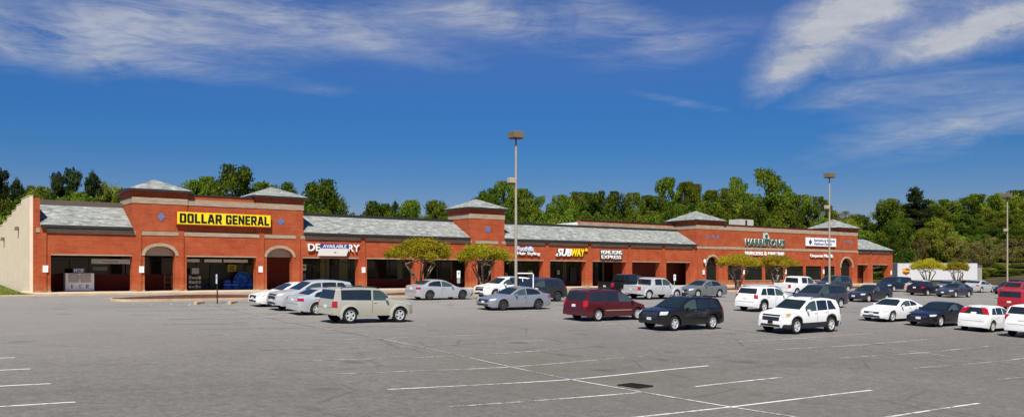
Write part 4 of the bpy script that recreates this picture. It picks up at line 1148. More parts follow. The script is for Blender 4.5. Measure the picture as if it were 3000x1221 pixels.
def make_car(name, label, cat, sh, paint, s_ref, p_near, face, ref, group=None, rim=RIM, spokes=5, clad=0.0, glass=GLASS, rails=False, head=HEADL, chrome=False, plates=True, headmix=None, flare=False, molding=None):
    """face +1: nose towards +x.  ref: 'f' / 'r' wheel that sits at s_ref; p_near: outer face of the near wheels"""
    L, W, wb, fo, gc, r = sh['L'], sh['W'], sh['wb'], sh['fo'], sh['gc'], sh['r']
    top, belt, tum = sh['top'], sh['belt'], sh['tum']
    X = lambda x: fo + wb / 2 - x                      # distance from the nose -> local x
    bed = sh.get('bed')
    ra = r + .075
    wx = (fo, fo + wb)
    def T(x):
        if bed and x > bed: return sh['rail'] + .0
        return interp(top, x)
    def hw(x):
        h = W / 2
        if x < .60: h *= 1 - .20 * ((.60 - x) / .60) ** 2.3
        if x > L - .5: h *= 1 - .11 * ((x - L + .5) / .5) ** 2.2
        return h
    def bottom(x):
        z = gc + (.05 if x < .25 or x > L - .3 else 0)
        for w in wx:
            d = abs(x - w)
            if d < ra: z = max(z, r + math.sqrt(ra * ra - d * d))
        return z
    st = set([i * L / 56 for i in range(57)] + [x for x, _ in top if x <= L] + [x for x, _ in belt])
    for w in wx:
        for k in range(15):
            st.add(w + ra * math.cos(math.pi * k / 14))
    if bed: st |= {bed - .012, bed + .012, L - .06, L - .05}
    st = sorted(x for x in st if 0 <= x <= L)
    st = [x for i, x in enumerate(st) if i == 0 or x - st[i - 1] > .008]
    mb = MB(); rings = []
    for x in st:
        zt = T(x); zb = min(interp(belt, x), zt - .045); z0 = bottom(x); h = hw(x)
        z0 = min(z0, zb - .06)
        d = zb - z0
        arch = z0 > gc + .06
        pts = [(h * .80, z0 + (.0 if arch else .02)), (h * (.945 if not arch else .995), z0), (h * .990, z0 + d * .34), (h * 1.0, z0 + d * .74), (h * .966, zb)]
        if bed and bed < x < L - .055:
            pts += [(h * .93, zb + .01), (h * .90, zb - .01), (h * .88, sh['floor']), (0, sh['floor'])]
        else:
            up = zt - zb
            e = min(.07, up * .45)
            y5 = h * .968 - (up - e) * tum
            pts += [(y5, zt - e), (y5 - min(.06, e), zt - e * .35), (y5 * .7, zt - .006), (0, zt)]
        full = pts + [(-y, z) for y, z in pts[-2::-1]]
        rings.append([(X(x), y, z) for y, z in full])
    n = len(rings[0]); b0 = 0
    for rg in rings: mb.v += rg
    for i in range(len(rings) - 1):
        for k in range(n - 1):
            q = (i * n + k, i * n + k + 1, (i + 1) * n + k + 1, (i + 1) * n + k)
            zc = sum(mb.v[j][2] for j in q) / 4
            mb.f.append(q)
            nearw = any(abs((st[i] + st[i + 1]) / 2 - w) < ra + .05 for w in wx)
            mb.m.append(1 if clad and (zc < clad or (nearw and k in (0, 1, n - 2, n - 3))) else 0)
    mb.f.append(tuple(range(n))); mb.m.append(0)
    mb.f.append(tuple(range((len(rings) - 1) * n, len(rings) * n))[::-1]); mb.m.append(0)
    root = empty(name); tag(root, label, cat, group)
    body = mb.build('body', [paint, CLAD], root, smooth=32)
    bm = bmesh.new(); bm.from_mesh(body.data); bvh = BVHTree.FromBMesh(bm); bm.free()

    def patch(nm, mat, fn, nu, nv, d, e, org, off=.006, parent=root, skin=.02):
        """surface piece lying on the body. fn(u,v) -> (w,z); ray from org + e*w along d"""
        d = Vector(d).normalized(); e = Vector(e).normalized()
        g = []
        for j in range(nv + 1):
            row = []
            for i in range(nu + 1):
                w, z = fn(i / nu, j / nv)
                o = Vector(org) + e * w; o.z = z
                hit, nor, _, _ = bvh.ray_cast(o - d * 4, d)
                if hit is None: row.append(None); continue
                if nor.dot(d) > 0: nor = -nor
                row.append((hit + nor * off, hit - nor * skin))
            g.append(row)
        m2 = MB()
        for j in range(nv):
            for i in range(nu):
                q = [g[j][i], g[j][i + 1], g[j + 1][i + 1], g[j + 1][i]]
                if any(a is None for a in q): continue
                m2.face([a[0] for a in q])
                if i == 0: m2.face([q[0][0], q[0][1], q[3][1], q[3][0]])
                if i == nu - 1: m2.face([q[1][0], q[1][1], q[2][1], q[2][0]])
                if j == 0: m2.face([q[0][0], q[0][1], q[1][1], q[1][0]])
                if j == nv - 1: m2.face([q[3][0], q[3][1], q[2][1], q[2][0]])
        if not m2.f: return None
        return m2.build(nm, mat, parent, smooth=30)
    quad = lambda a, b, c, d_: (lambda u, v: ((a[0] * (1 - u) + b[0] * u) * (1 - v) + (d_[0] * (1 - u) + c[0] * u) * v, (a[1] * (1 - u) + b[1] * u) * (1 - v) + (d_[1] * (1 - u) + c[1] * u) * v))
    # side glass
    for sd in (1, -1):
        for (x0, x1, tp) in sh['wins']:
            def fn(u, v, x0=x0, x1=x1, tp=tp):
                x = x0 + (x1 - x0) * u
                zl = interp(belt, x) + .03; zh = T(x) - .105
                if tp == 1: zh = min(zh, zl + .03 + (x1 - x) * 1.35)
                zh = max(zh, zl + .012)
                return X(x), zl + (zh - zl) * v
            patch('side_window', GLASSG if (glass is GLASS and x0 < 2 and x0 == sh['wins'][0][0]) else glass, fn, 12, 4, (0, -sd, 0), (1, 0, 0), (0, 0, 0))
    # screens: seen along x
    z0, z1 = sh['ws']; hb = hw(sh['cowl'])
    def half(z): return hb * .93 - (z - interp(belt, sh['cowl'])) * tum - .035
    patch('windscreen', GLASSW, quad((-half(z0) * .97, z0), (half(z0) * .97, z0), (half(z1) * .97, z1), (-half(z1) * .97, z1)), 10, 6, (-1, 0, 0), (0, 1, 0), (0, 0, 0))
    z0, z1 = sh['rw']; zr = interp(belt, L - .6)
    hr = hw(L - .5)
    def half2(z): return hr * .93 - (z - zr) * tum - .05
    if bed: half2 = lambda z: hb * .90 - (z - 1.14) * tum - .10
    if bed:
        y0, y1 = half2(z0), half2(z1)
        m2 = MB(); xx = X(bed) - .0
        m2.prism([(-y0, z0), (y0, z0), (y1, z1 - .02), (-y1, z1 - .02)], 'x', xx - .03, xx + .16); m2.build('rear_window', glass, root)
    else:
        patch('rear_window', glass, quad((-half2(z0), z0), (half2(z0), z0), (half2(z1), z1), (-half2(z1), z1)), 10, 5, (1, 0, 0), (0, 1, 0), (0, 0, 0))
    # lamps at the corners
    for sd in (1, -1):
        z0, z1 = sh['hl']; c = (X(.20), sd * W / 2 * .86, 0); d = Vector((-.72, -sd * .69, 0)); e = Vector((-.69 * 1, sd * .72, 0)) * sd
        if sd > 0: e = Vector((-.69, .72, 0))
        else: e = Vector((-.69, -.72, 0))
        patch('headlight', head, quad((-.20, z0 + .02), (.16, z0 + .04), (.24, z1), (-.16, z1 - .03)), 14, 4, d, e, c, off=.014)
        if headmix: patch('indicator', headmix, quad((-.02, z0 + .10), (.20, z0 + .12), (.25, z1 + .01), (.0, z1)), 8, 3, d, e, c, off=.022)
        z0, z1 = sh['tl']; c = (X(L - .14), sd * W / 2 * .90, 0); d = Vector((.72, -sd * .69, 0)); e = Vector((.69, sd * .72, 0))
        wide = .17 if z1 - z0 < .2 else .13
        patch('taillight', TAIL, quad((-wide, z0), (wide, z0), (wide * .9, z1), (-wide * .9, z1)), 16, 5, d, e, c, off=.016)
    # front and rear details
    z0, z1 = sh['grille']; g = W * .29
    gr = patch('grille', CLAD, quad((-g * .92, z0), (g * .92, z0), (g, z1), (-g, z1)), 6, 4, (-1, 0, 0), (0, 1, 0), (0, 0, 0), off=.004)
    if gr:
        zz_ = z0 + (z1 - z0) * .55
        patch('grille_bar', CHROME, quad((-g * .95, zz_), (g * .95, zz_), (g * .95, zz_ + .03), (-g * .95, zz_ + .03)), 6, 1, (-1, 0, 0), (0, 1, 0), (0, 0, 0), off=.014, parent=gr)
    patch('air_intake', CLAD, quad((-W * .33, gc + .09), (W * .33, gc + .09), (W * .30, gc + .20), (-W * .30, gc + .20)), 6, 2, (-1, 0, 0), (0, 1, 0), (0, 0, 0), off=.004)
    if plates:
        zp = gc + .24 if not bed else gc + .22
        patch('front_plate', PLATE if clad == 0 else BLACK, quad((-.15, zp), (.15, zp), (.15, zp + .13), (-.15, zp + .13)), 2, 2, (-1, 0, 0), (0, 1, 0), (0, 0, 0), off=.018)
    zp = {'sedan': .70}.get('', max(.62, sh['tl'][0] - .04))
    patch('rear_plate', PLATE, quad((-.15, zp), (.15, zp), (.15, zp + .14), (-.15, zp + .14)), 2, 2, (1, 0, 0), (0, 1, 0), (0, 0, 0), off=.014)
    # a shut line under the boot lid and round the bumper
    patch('bumper_gap', SEAM, quad((-W * .44, gc + .40), (W * .44, gc + .40), (W * .44, gc + .415), (-W * .44, gc + .415)), 10, 1, (1, 0, 0), (0, 1, 0), (0, 0, 0), off=.003)
    wins = sh['wins']
    cuts = [(a[1] + b[0]) / 2 for a, b in zip(wins, wins[1:])]
    for sd in (1, -1):
        for x in cuts:
            zt_ = interp(belt, x) + .02
            if any(abs(x - w) < ra for w in wx): 
                zlo = r + ra * .9
            else: zlo = gc + .16
            patch('door_gap', SEAM, quad((X(x) - .008, zlo), (X(x) + .008, zlo), (X(x) + .008, zt_), (X(x) - .008, zt_)), 1, 8, (0, -sd, 0), (1, 0, 0), (0, 0, 0), off=.003)
        for x in cuts[:2]:
            zz_ = interp(belt, x) - .10
            patch('door_handle', CHROME if chrome else paint, quad((X(x) + .07, zz_), (X(x) + .25, zz_), (X(x) + .25, zz_ + .035), (X(x) + .07, zz_ + .035)), 2, 1, (0, -sd, 0), (1, 0, 0), (0, 0, 0), off=.03)
        # mirror
        xm = wins[0][0] + .12; zm = interp(belt, xm) + .07
        hit = bvh.ray_cast(Vector((X(xm), sd * 4, zm - .02)), Vector((0, -sd, 0)))[0]
        if hit is not None:
            y = abs(hit.y)
            m2 = MB(); m2.box(X(xm) - .05, X(xm) + .06, sd * (y + .04) if sd > 0 else -(y + .19), sd * (y + .19) if sd > 0 else -(y + .04), zm - .05, zm + .065)
            m2.box(X(xm) - .03, X(xm) + .03, min(sd * (y - .03), sd * (y + .07)), max(sd * (y - .03), sd * (y + .07)), zm - .055, zm - .01)
            bevel(m2.build('wing_mirror', CLAD if clad and paint.name.endswith('plastic') else paint, root), .03)
    if flare:
        for w in wx:
            for sd in (1, -1):
                m2 = MB(); n_ = 16
                for k in range(n_):
                    q = []
                    for kk in (k, k + 1):
                        th = math.pi * (-.06 + 1.12 * kk / n_)
                        for rr_ in (ra - .01, ra + .09): q.append((X(w) + rr_ * math.cos(th), r + rr_ * math.sin(th)))
                    yo = hw(w) + .055; yi = hw(w) - .06
                    a_, b_, c_, d_ = q[0], q[1], q[3], q[2]
                    m2.face([(a_[0], sd * yo, a_[1]), (b_[0], sd * (yo - .02), b_[1]), (c_[0], sd * (yo - .02), c_[1]), (d_[0], sd * yo, d_[1])])
                    m2.face([(b_[0], sd * (yo - .02), b_[1]), (c_[0], sd * (yo - .02), c_[1]), (c_[0], sd * yi, c_[1]), (b_[0], sd * yi, b_[1])])
                    m2.face([(a_[0], sd * yo, a_[1]), (d_[0], sd * yo, d_[1]), (d_[0], sd * yi, d_[1]), (a_[0], sd * yi, a_[1])])
                m2.build('wheel_arch', paint, root, smooth=40)
    if molding:
        for sd in (1, -1):
            patch('side_strip', molding, quad((X(fo + ra + .1), gc + .33), (X(fo + wb - ra - .1), gc + .33), (X(fo + wb - ra - .1), gc + .38), (X(fo + ra + .1), gc + .38)), 12, 1, (0, -sd, 0), (1, 0, 0), (0, 0, 0), off=.012)
    # belly and wheel wells
    m2 = MB(); m2.box(X(L - .25), X(.25), -(W / 2 - .27), W / 2 - .27, gc + .03, (.78 if bed else min(.78, interp(belt, fo) - .08))); m2.build('underbody', WELL, root)
    ty, ri = wheel_meshes(rim, spokes)
    for w in wx:
        for sd in (1, -1):
            o = bpy.data.objects.new('wheel', ty); o.location = (X(w), sd * (W / 2 - .125), r); o.scale = (r, r * 1.02, r)
            o.rotation_euler = (0, 0, 0 if sd > 0 else math.pi); link(o, root)
            q = bpy.data.objects.new('rim', ri); link(q, o)
    if rails:
        for sd in (1, -1):
            x0, x1 = sh['wins'][0][1] - .3, sh['wins'][-1][1]
            y = W / 2 * .968 - (interp(top, (x0 + x1) / 2) - interp(belt, 2)) * tum - .02
            m2 = MB(); m2.tube([(X(x0), sd * y, T(x0) - .02), (X(x0 + .1), sd * y, T(x0 + .1) + .05), (X((x0 + x1) / 2), sd * y, T((x0 + x1) / 2) + .05), (X(x1 - .1), sd * y, T(x1 - .1) + .04), (X(x1), sd * y, T(x1) - .02)], .022, .022, 8)
            m2.build('roof_rail', CLAD if rails == 1 else CHROME, root)
    # stand it on the slope
    lx = wb / 2 if ref == 'f' else -wb / 2
    cs_ = s_ref - face * lx; cp = p_near + W / 2 - .02
    hx = Vector((face, 0, lot(cs_ + face * wb / 2, cp) - lot(cs_ - face * wb / 2, cp)))
    hx.z /= wb; hx.normalize()
    hy0 = Vector((0, face, 0)); dy = (lot(cs_, cp + .75) - lot(cs_, cp - .75)) / 1.5
    hy = Vector((0, face, dy * face)).normalized()
    up = hx.cross(hy).normalized(); hy = up.cross(hx)
    zc = sum(lot(cs_ + a * wb / 2, cp + b * .75) for a in (-1, 1) for b in (-1, 1)) / 4
    root.matrix_world = Matrix.Translation((cs_, cp, zc + .006)) @ Matrix((hx, hy, up)).transposed().to_4x4()
    return root

PW = m_paint('white_car_paint', (.78, .78, .76))
PW2 = m_paint('pearl_white_car_paint', (.52, .54, .54), .3, .3)
PSIL = m_paint('silver_car_paint', (.56, .57, .57), .25, .30)
PSIL2 = m_paint('blue_silver_car_paint', (.40, .42, .46), .6, .26)
PLGT = m_paint('light_silver_car_paint', (.58, .60, .61), .5, .28)
PBEI = m_paint('beige_car_paint', (.50, .48, .39), .3, .3)
PBLK = m_paint('black_car_paint', (.010, .010, .011), 0, .25)
PDG = m_paint('dark_grey_car_paint', (.060, .065, .080), .3, .3)
PDG2 = m_paint('charcoal_car_paint', (.028, .030, .036), .2, .3)
PMAR = m_paint('maroon_car_paint', (.085, .010, .014), .1, .28)
PRED = m_paint('red_car_paint', (.36, .018, .022), 0, .3)
PGR = m_paint('grey_car_paint', (.20, .215, .215), .35, .3)
PNAV = m_paint('navy_car_paint', (.020, .026, .050), .2, .3)
PCHA = m_paint('champagne_car_paint', (.55, .49, .39), .2, .3)
PBUR = m_paint('dark_burgundy_car_paint', (.022, .012, .018), .1, .3)
G = 'cars parked in the car park'
c = make_car
c('parked_suv', 'boxy beige SUV facing right, nearest car on the left side', 'car', SHAPES['boxy'], PBEI, 19.3, 39.4, 1, 'r', G, rails=1, spokes=5, flare=True)
c('parked_suv', 'silvery white long SUV facing left, just behind the beige boxy one', 'car', variant('suv', scale=1.06, hz=1.03, gc=.28), PW2, 19.77, 47.6, -1, 'f', G, chrome=True)
c('parked_sedan', 'white saloon facing left, hidden except for its bonnet behind the silvery long SUV', 'car', SHAPES['sedan'], PW, 19.75, 50.6, -1, 'f', G)
c('parked_sedan', 'pale silver saloon tail with bright red lamp, between the beige and silvery SUVs', 'car', variant('sedan', hz=1.0), PW2, 19.86, 44.6, 1, 'r', G)
c('parked_sedan', 'light silver saloon facing right under the larger crape myrtle', 'car', SHAPES['sedan'], PLGT, 32.49, 53.6, 1, 'r', G, rim=RIMDARK, spokes=10)
c('parked_suv', 'white crossover facing left behind the middle lamp post', 'car', variant('suv', hz=.99), PW, 37.84, 53.0, -1, 'f', G)
c('parked_sedan', 'blue silver saloon facing left in front of the middle lamp post', 'car', variant('sedan', hz=1.0), PSIL2, 32.21, 44.3, -1, 'f', G, rim=RIMDARK, spokes=5)
c('parked_suv', 'dark grey crossover facing left, right of the white one behind the lamp post', 'car', variant('suv', scale=.98, hz=1.0), PDG2, 41.35, 50.0, -1, 'r', G, clad=.42, rails=2, rim=RIMDARK)
c('parked_minivan', 'maroon minivan facing right in the middle of the car park', 'car', SHAPES['van'], PMAR, 32.86, 36.2, 1, 'r', G, spokes=9, rails=1, molding=plain('gold_strip', (.34, .25, .17), .4))
c('parked_suv', 'black crossover facing left, nearest dark car in the middle', 'car', SHAPES['suv'], PBLK, 32.74, 30.4, -1, 'f', G, chrome=True, rails=1)
c('parked_pickup', 'silver double cab pickup facing right behind the maroon minivan', 'pickup truck', SHAPES['pickup'], PSIL, 50.64, 49.8, 1, 'r', G, spokes=6, flare=True)
c('parked_pickup', 'black pickup with red tail lamp, mostly hidden by the silver pickup', 'pickup truck', variant('pickup', scale=1.07, hz=1.06), PBLK, 51.4, 53.6, 1, 'r', G)
c('parked_sedan', 'mid grey saloon facing left, right of the silver pickup', 'car', variant('sedan', hz=1.03), PGR, 57.37, 50.6, -1, 'f', G, spokes=9)
c('parked_suv', 'white crossover facing right with square red tail lamp, behind the white three row SUV', 'car', variant('suv', hz=1.02), PW, 49.43, 37.7, 1, 'r', G, clad=.40)
c('parked_suv', 'white three row SUV facing left with black lower trim, nearest white car', 'car', variant('suv', scale=1.04, hz=1.06, gc=.28, r=.40), PW, 38.01, 27.0, -1, 'f', G, clad=.46, rails=1, headmix=AMBER)
c('parked_suv', 'silver small SUV seen from behind above the roof of the white crossover', 'car', variant('suv', scale=.96, hz=.99), PSIL, 53.7, 40.9, 1, 'r', G)
c('parked_sedan', 'white saloon tail with two red lamps, left of the white pickup', 'car', SHAPES['sedan'], PW, 76.0, 53.3, 1, 'r', G)
c('parked_pickup', 'white pickup facing right, its cab before the clinic windows', 'pickup truck', variant('pickup', scale=1.05, hz=1.07), PW, 69.6, 49.4, 1, 'r', G)
c('parked_minivan', 'dark blue grey minivan facing left, directly behind the white three row SUV', 'car', variant('van', hz=1.02), PDG, 59.73, 38.5, -1, 'r', G, clad=0, rails=1)
c('parked_suv', 'charcoal SUV right of the white pickup, near the right hand arch', 'car', variant('suv', hz=1.04), PDG, 84.31, 53.5, -1, 'r', G)
c('parked_sedan', 'black saloon facing left with bright headlamp, right of the blue grey minivan', 'car', SHAPES['sedan'], PDG2, 69.47, 42.1, -1, 'f', G, spokes=9)
c('parked_coupe', 'white two door coupe facing left, left of the black coupe', 'car', SHAPES['coupe'], PW, 50.79, 29.2, -1, 'f', G, spokes=7)
c('parked_coupe', 'black two door coupe facing left, between the white coupe and white hatchback', 'car', SHAPES['coupe'], PBLK, 50.59, 26.1, -1, 'f', G)
c('parked_hatchback', 'white hatchback seen from behind with tall red lamps beside its rear window', 'car', SHAPES['hatch'], PW, 50.44, 23.1, 1, 'r', G, spokes=7)
c('parked_suv', 'white SUV cut by the right edge of the view, lowest of the cars', 'car', variant('suv', hz=1.02), PW, 49.6, 20.0, 1, 'r', G)
c('parked_suv', 'red SUV seen from behind with dark bumper at the right edge', 'car', variant('boxy', hz=.97), PRED, 70.0, 29.6, 1, 'r', G, clad=.52)
c('parked_pickup', 'red pickup with black grille facing left at the right edge', 'pickup truck', variant('pickup', hz=1.0), PRED, 93.2, 40.2, -1, 'f', G, clad=.5)
c('parked_minivan', 'navy minivan facing left before the open end bay of the arcade', 'car', variant('van', hz=.96), PNAV, 92.46, 53.0, -1, 'f', G)
c('parked_sedan', 'champagne saloon mostly hidden behind the dark burgundy saloon', 'car', SHAPES['sedan'], PCHA, 93.1, 49.9, 1, 'r', G)
c('parked_sedan', 'dark burgundy saloon seen from behind, in front of the champagne one', 'car', variant('sedan', hz=1.0), PBUR, 88.06, 46.8, 1, 'r', G)
c('parked_coupe', 'dark grey coupe facing left, right of the burgundy saloon', 'car', variant('coupe', hz=1.02), PDG, 88.0, 43.9, -1, 'f', G)
c('parked_sedan', 'mid grey saloon whose roof shows above the dark grey coupe', 'car', SHAPES['sedan'], PGR, 97.0, 48.6, 1, 'r', G)
c('parked_sedan', 'silver saloon seen from behind, below the rear end of the trailer', 'car', SHAPES['sedan'], PSIL, 106.37, 50.0, 1, 'r', G)
c('parked_sedan', 'dark saloon facing left below the rightmost lamp post', 'car', SHAPES['sedan'], PDG2, 105.8, 46.4, -1, 'f', G)
c('parked_sedan', 'black saloon furthest away at the right edge, right of the rightmost lamp post', 'car', SHAPES['sedan'], PBLK, 122.0, 53.0, -1, 'f', G)
c('parked_sedan', 'light silver saloon at the right edge above the red pickup', 'car', SHAPES['sedan'], PLGT, 107.3, 43.4, 1, 'r', G)

# ------------------------------------------------------------------ trees
LEAF = {
 'oak': m_leaf('oak_leaf', (.026, .052, .007), (.135, .180, .020), .42),
 'ash': m_leaf('ash_leaf', (.050, .088, .009), (.215, .270, .028), .45),
 'lime': m_leaf('spring_leaf', (.125, .165, .015), (.340, .390, .050), .45),
 'pine': m_leaf('pine_needle', (.010, .020, .009), (.052, .076, .024), .2),
 'brown': m_leaf('budding_twig', (.115, .085, .030), (.250, .205, .070), .3),
 'myrtle': m_leaf('myrtle_leaf', (.230, .235, .013), (.560, .520, .034), .5),
 'myrtle_red': m_leaf('myrtle_bronze_leaf', (.270, .215, .015), (.570, .450, .040), .5),
}
def leaf_mesh(name, pts, mat, size, rnd, flat=0.0, long=1.0):
    """pts: list of (pos, outward normal, tint). one bent leaf-spray face each"""
    v, f, tint = [], [], []
    for pos, nor, tn in pts:
        d = Vector((rnd.gauss(0, 1), rnd.gauss(0, 1), rnd.gauss(0, 1))) * .8 + nor * .9
        d.z += flat
        d.normalize()
        a = d.cross(Vector((rnd.uniform(-1, 1), rnd.uniform(-1, 1), rnd.uniform(-1, 1)))).normalized(); b = d.cross(a)
        s = size * rnd.uniform(.6, 1.35); L_ = s * long
        i = len(v)
        v += [pos - a * s * .55 - b * L_ * .35, pos + a * s * .12 - b * L_ * .6, pos + a * s * .6 + b * L_ * .1, pos - a * s * .1 + b * L_ * .65]
        f.append((i, i + 1, i + 2, i + 3)); tint.append(tn)
    me = bpy.data.meshes.new(name); me.from_pydata([tuple(q) for q in v], [], f); me.materials.append(mat)
    at = me.attributes.new('tint', 'FLOAT', 'FACE'); at.data.foreach_set('value', tint); me.update()
    return me

def sphere_pt(rnd):
    z = rnd.uniform(-1, 1); a = rnd.uniform(0, 2 * math.pi); r = math.sqrt(1 - z * z)
    return Vector((r * math.cos(a), r * math.sin(a), z))

def crown_points(rnd, kind, n):
    """unit tree: height 1, crown radius .5"""
    pts = []
    if kind == 'pine':
        lobes = []
        for k in range(9):
            z = .36 + .56 * k / 8; rad = .40 * (1.02 - (z - .34) / .70) ** .75
            for j in range(4 if k < 6 else 3):
                a = j * 1.75 + k * .9 + rnd.uniform(-.4, .4); rr = rad * rnd.uniform(.55, 1.08)
                lobes.append((Vector((rr * math.cos(a), rr * math.sin(a), z + rnd.uniform(-.03, .03))), rnd.uniform(.075, .125) * (1.2 - .5 * (z - .36)), .34))
            lobes.append((Vector((0, 0, z)), .075, .6))
        lobes.append((Vector((0, 0, .965)), .035, 1.0))
    elif kind == 'airy':
        lobes = []
        for k in range(40):
            z = rnd.uniform(.26, .97); rad = .44 * math.sin(math.pi * min(1, (z - .16) / .86)) ** .6 * rnd.uniform(.35, 1.05)
            a = rnd.uniform(0, 6.28); lobes.append((Vector((rad * math.cos(a), rad * math.sin(a), z)), rnd.uniform(.045, .105), .8))
    elif kind == 'bush':
        lobes = []
        for k in range(14):
            z = rnd.uniform(.12, .82); rad = .5 * math.sqrt(max(0, 1 - ((z - .2) / .8) ** 2)) * rnd.uniform(.4, .95)
            a = rnd.uniform(0, 6.28); lobes.append((Vector((rad * math.cos(a), rad * math.sin(a), z)), rnd.uniform(.14, .22), .8))
    elif kind == 'tall':
        lobes = []
        sk = rnd.uniform(-.10, .10)
        for k in range(44):
            z = .20 + .77 * (k / 43) ** .9; rad = .43 * math.sin(math.pi * min(1, (z - .02) / 1.0)) ** .55 * rnd.uniform(.2, 1.12)
            a = k * 2.4 + rnd.uniform(-.6, .6); lobes.append((Vector((rad * math.cos(a) + sk * z, rad * math.sin(a), z + rnd.uniform(-.03, .02))), rnd.uniform(.05, .115), .85))
    else:
        lobes = []
        for k in range(46):
            z = rnd.uniform(.26, .93); rad = .44 * math.sqrt(max(.05, 1 - ((z - .58) / .40) ** 2)) * rnd.uniform(.35, 1.08)
            a = k * 2.4 + rnd.uniform(-.5, .5); lobes.append((Vector((rad * math.cos(a), rad * math.sin(a), z)), rnd.uniform(.055, .13), .8))
        lobes.append((Vector((rnd.uniform(-.08, .08), 0, .88)), .10, .8))
    tot = sum(l[1] ** 2 for l in lobes)
    for c_, r_, sq in lobes:
        m = int(n * r_ * r_ / tot); lt = rnd.uniform(-.28, .28)
        for _ in range(m):
            u = sphere_pt(rnd); rr = r_ * (rnd.random() ** .33) * rnd.uniform(.8, 1.12) * (1 + abs(rnd.gauss(0, .24)))
            p = c_ + Vector((u.x * rr, u.y * rr, u.z * rr * sq))
            if p.z > 1.0: p.z = 1.0 - rnd.random() * .02
            pts.append((p, u, min(1, max(0, rnd.gauss(.45 + lt, .22)))))
    return pts, [l[0] for l in lobes]

def trunk_mesh(name, rnd, ends, top, r0=.022, lean=.02, mat=None, limbs=9):
    mb = MB()
    tp = [Vector((0, 0, -.03))]
    for k in range(1, 6): tp.append(Vector((rnd.uniform(-lean, lean), rnd.uniform(-lean, lean), top * k / 5)))
    mb.tube(tp, r0, r0 * .35, 8)
    for e in rnd.sample(ends, min(limbs, len(ends))):
        z = max(.15, min(top, e.z - rnd.uniform(.10, .25))); i = min(4, int(z / top * 5)); b = tp[i].lerp(tp[min(5, i + 1)], z / top * 5 - i)
        mid = b.lerp(e, .5) + Vector((0, 0, .02)); mb.tube([b, mid, e], r0 * .42, r0 * .12, 5)
    return mb.mesh(name, mat or BARK, smooth=60)

PROTO = {}
def proto(kind, leafk, seed, n, size):
    rnd = random.Random(seed)
    pts, ends = crown_points(rnd, kind, n)
    cm = leaf_mesh('crown', pts, LEAF[leafk], size, rnd, long=1.0)
    tm = trunk_mesh('trunk', rnd, ends, {'pine': .92, 'bush': .5}.get(kind, .78), {'bush': .015, 'pine': .016}.get(kind, .022), .02)
    return tm, cm
SPEC = {'oak': ('round', 'oak', 12500, .0205), 'ash': ('tall', 'ash', 12500, .0205), 'airy': ('airy', 'ash', 9000, .0205), 'lime': ('round', 'lime', 12000, .0205),
        'pine': ('pine', 'pine', 11000, .021), 'brown': ('airy', 'brown', 4600, .0155), 'bush': ('bush', 'ash', 9000, .028), 'darkbush': ('bush', 'oak', 9000, .028), 'limebush': ('bush', 'lime', 9000, .028), 'talloak': ('tall', 'oak', 12500, .0205)}
for k, (sh_, lf, n, sz) in SPEC.items():
    PROTO[k] = [proto(sh_, lf, 11 + 7 * i + sum(map(ord, k)), n, sz) for i in range(3)]
TN = {'oak': 'oak_tree', 'talloak': 'oak_tree', 'ash': 'ash_tree', 'airy': 'ash_tree', 'lime': 'lime_tree', 'pine': 'pine_tree', 'brown': 'budding_tree', 'bush': 'bush', 'darkbush': 'bush', 'limebush': 'bush'}
_trnd = random.Random(77)
def tree(kind, x, y, ztop, w, label, group=None, z0=None):
    g = land(x, y) - .1 if z0 is None else z0
    H = ztop - g
    o = empty(TN[kind], (x, y, g), _trnd.uniform(0, 6.28)); tag(o, label, 'bush' if 'bush' in kind else 'tree', group)
    tm, cm = PROTO[kind][_trnd.randrange(3)]
    o.scale = (w * _trnd.uniform(.92, 1.08), w * _trnd.uniform(.92, 1.08), H)
    link(bpy.data.objects.new('trunk', tm), o); link(bpy.data.objects.new('crown', cm), o)
    return o

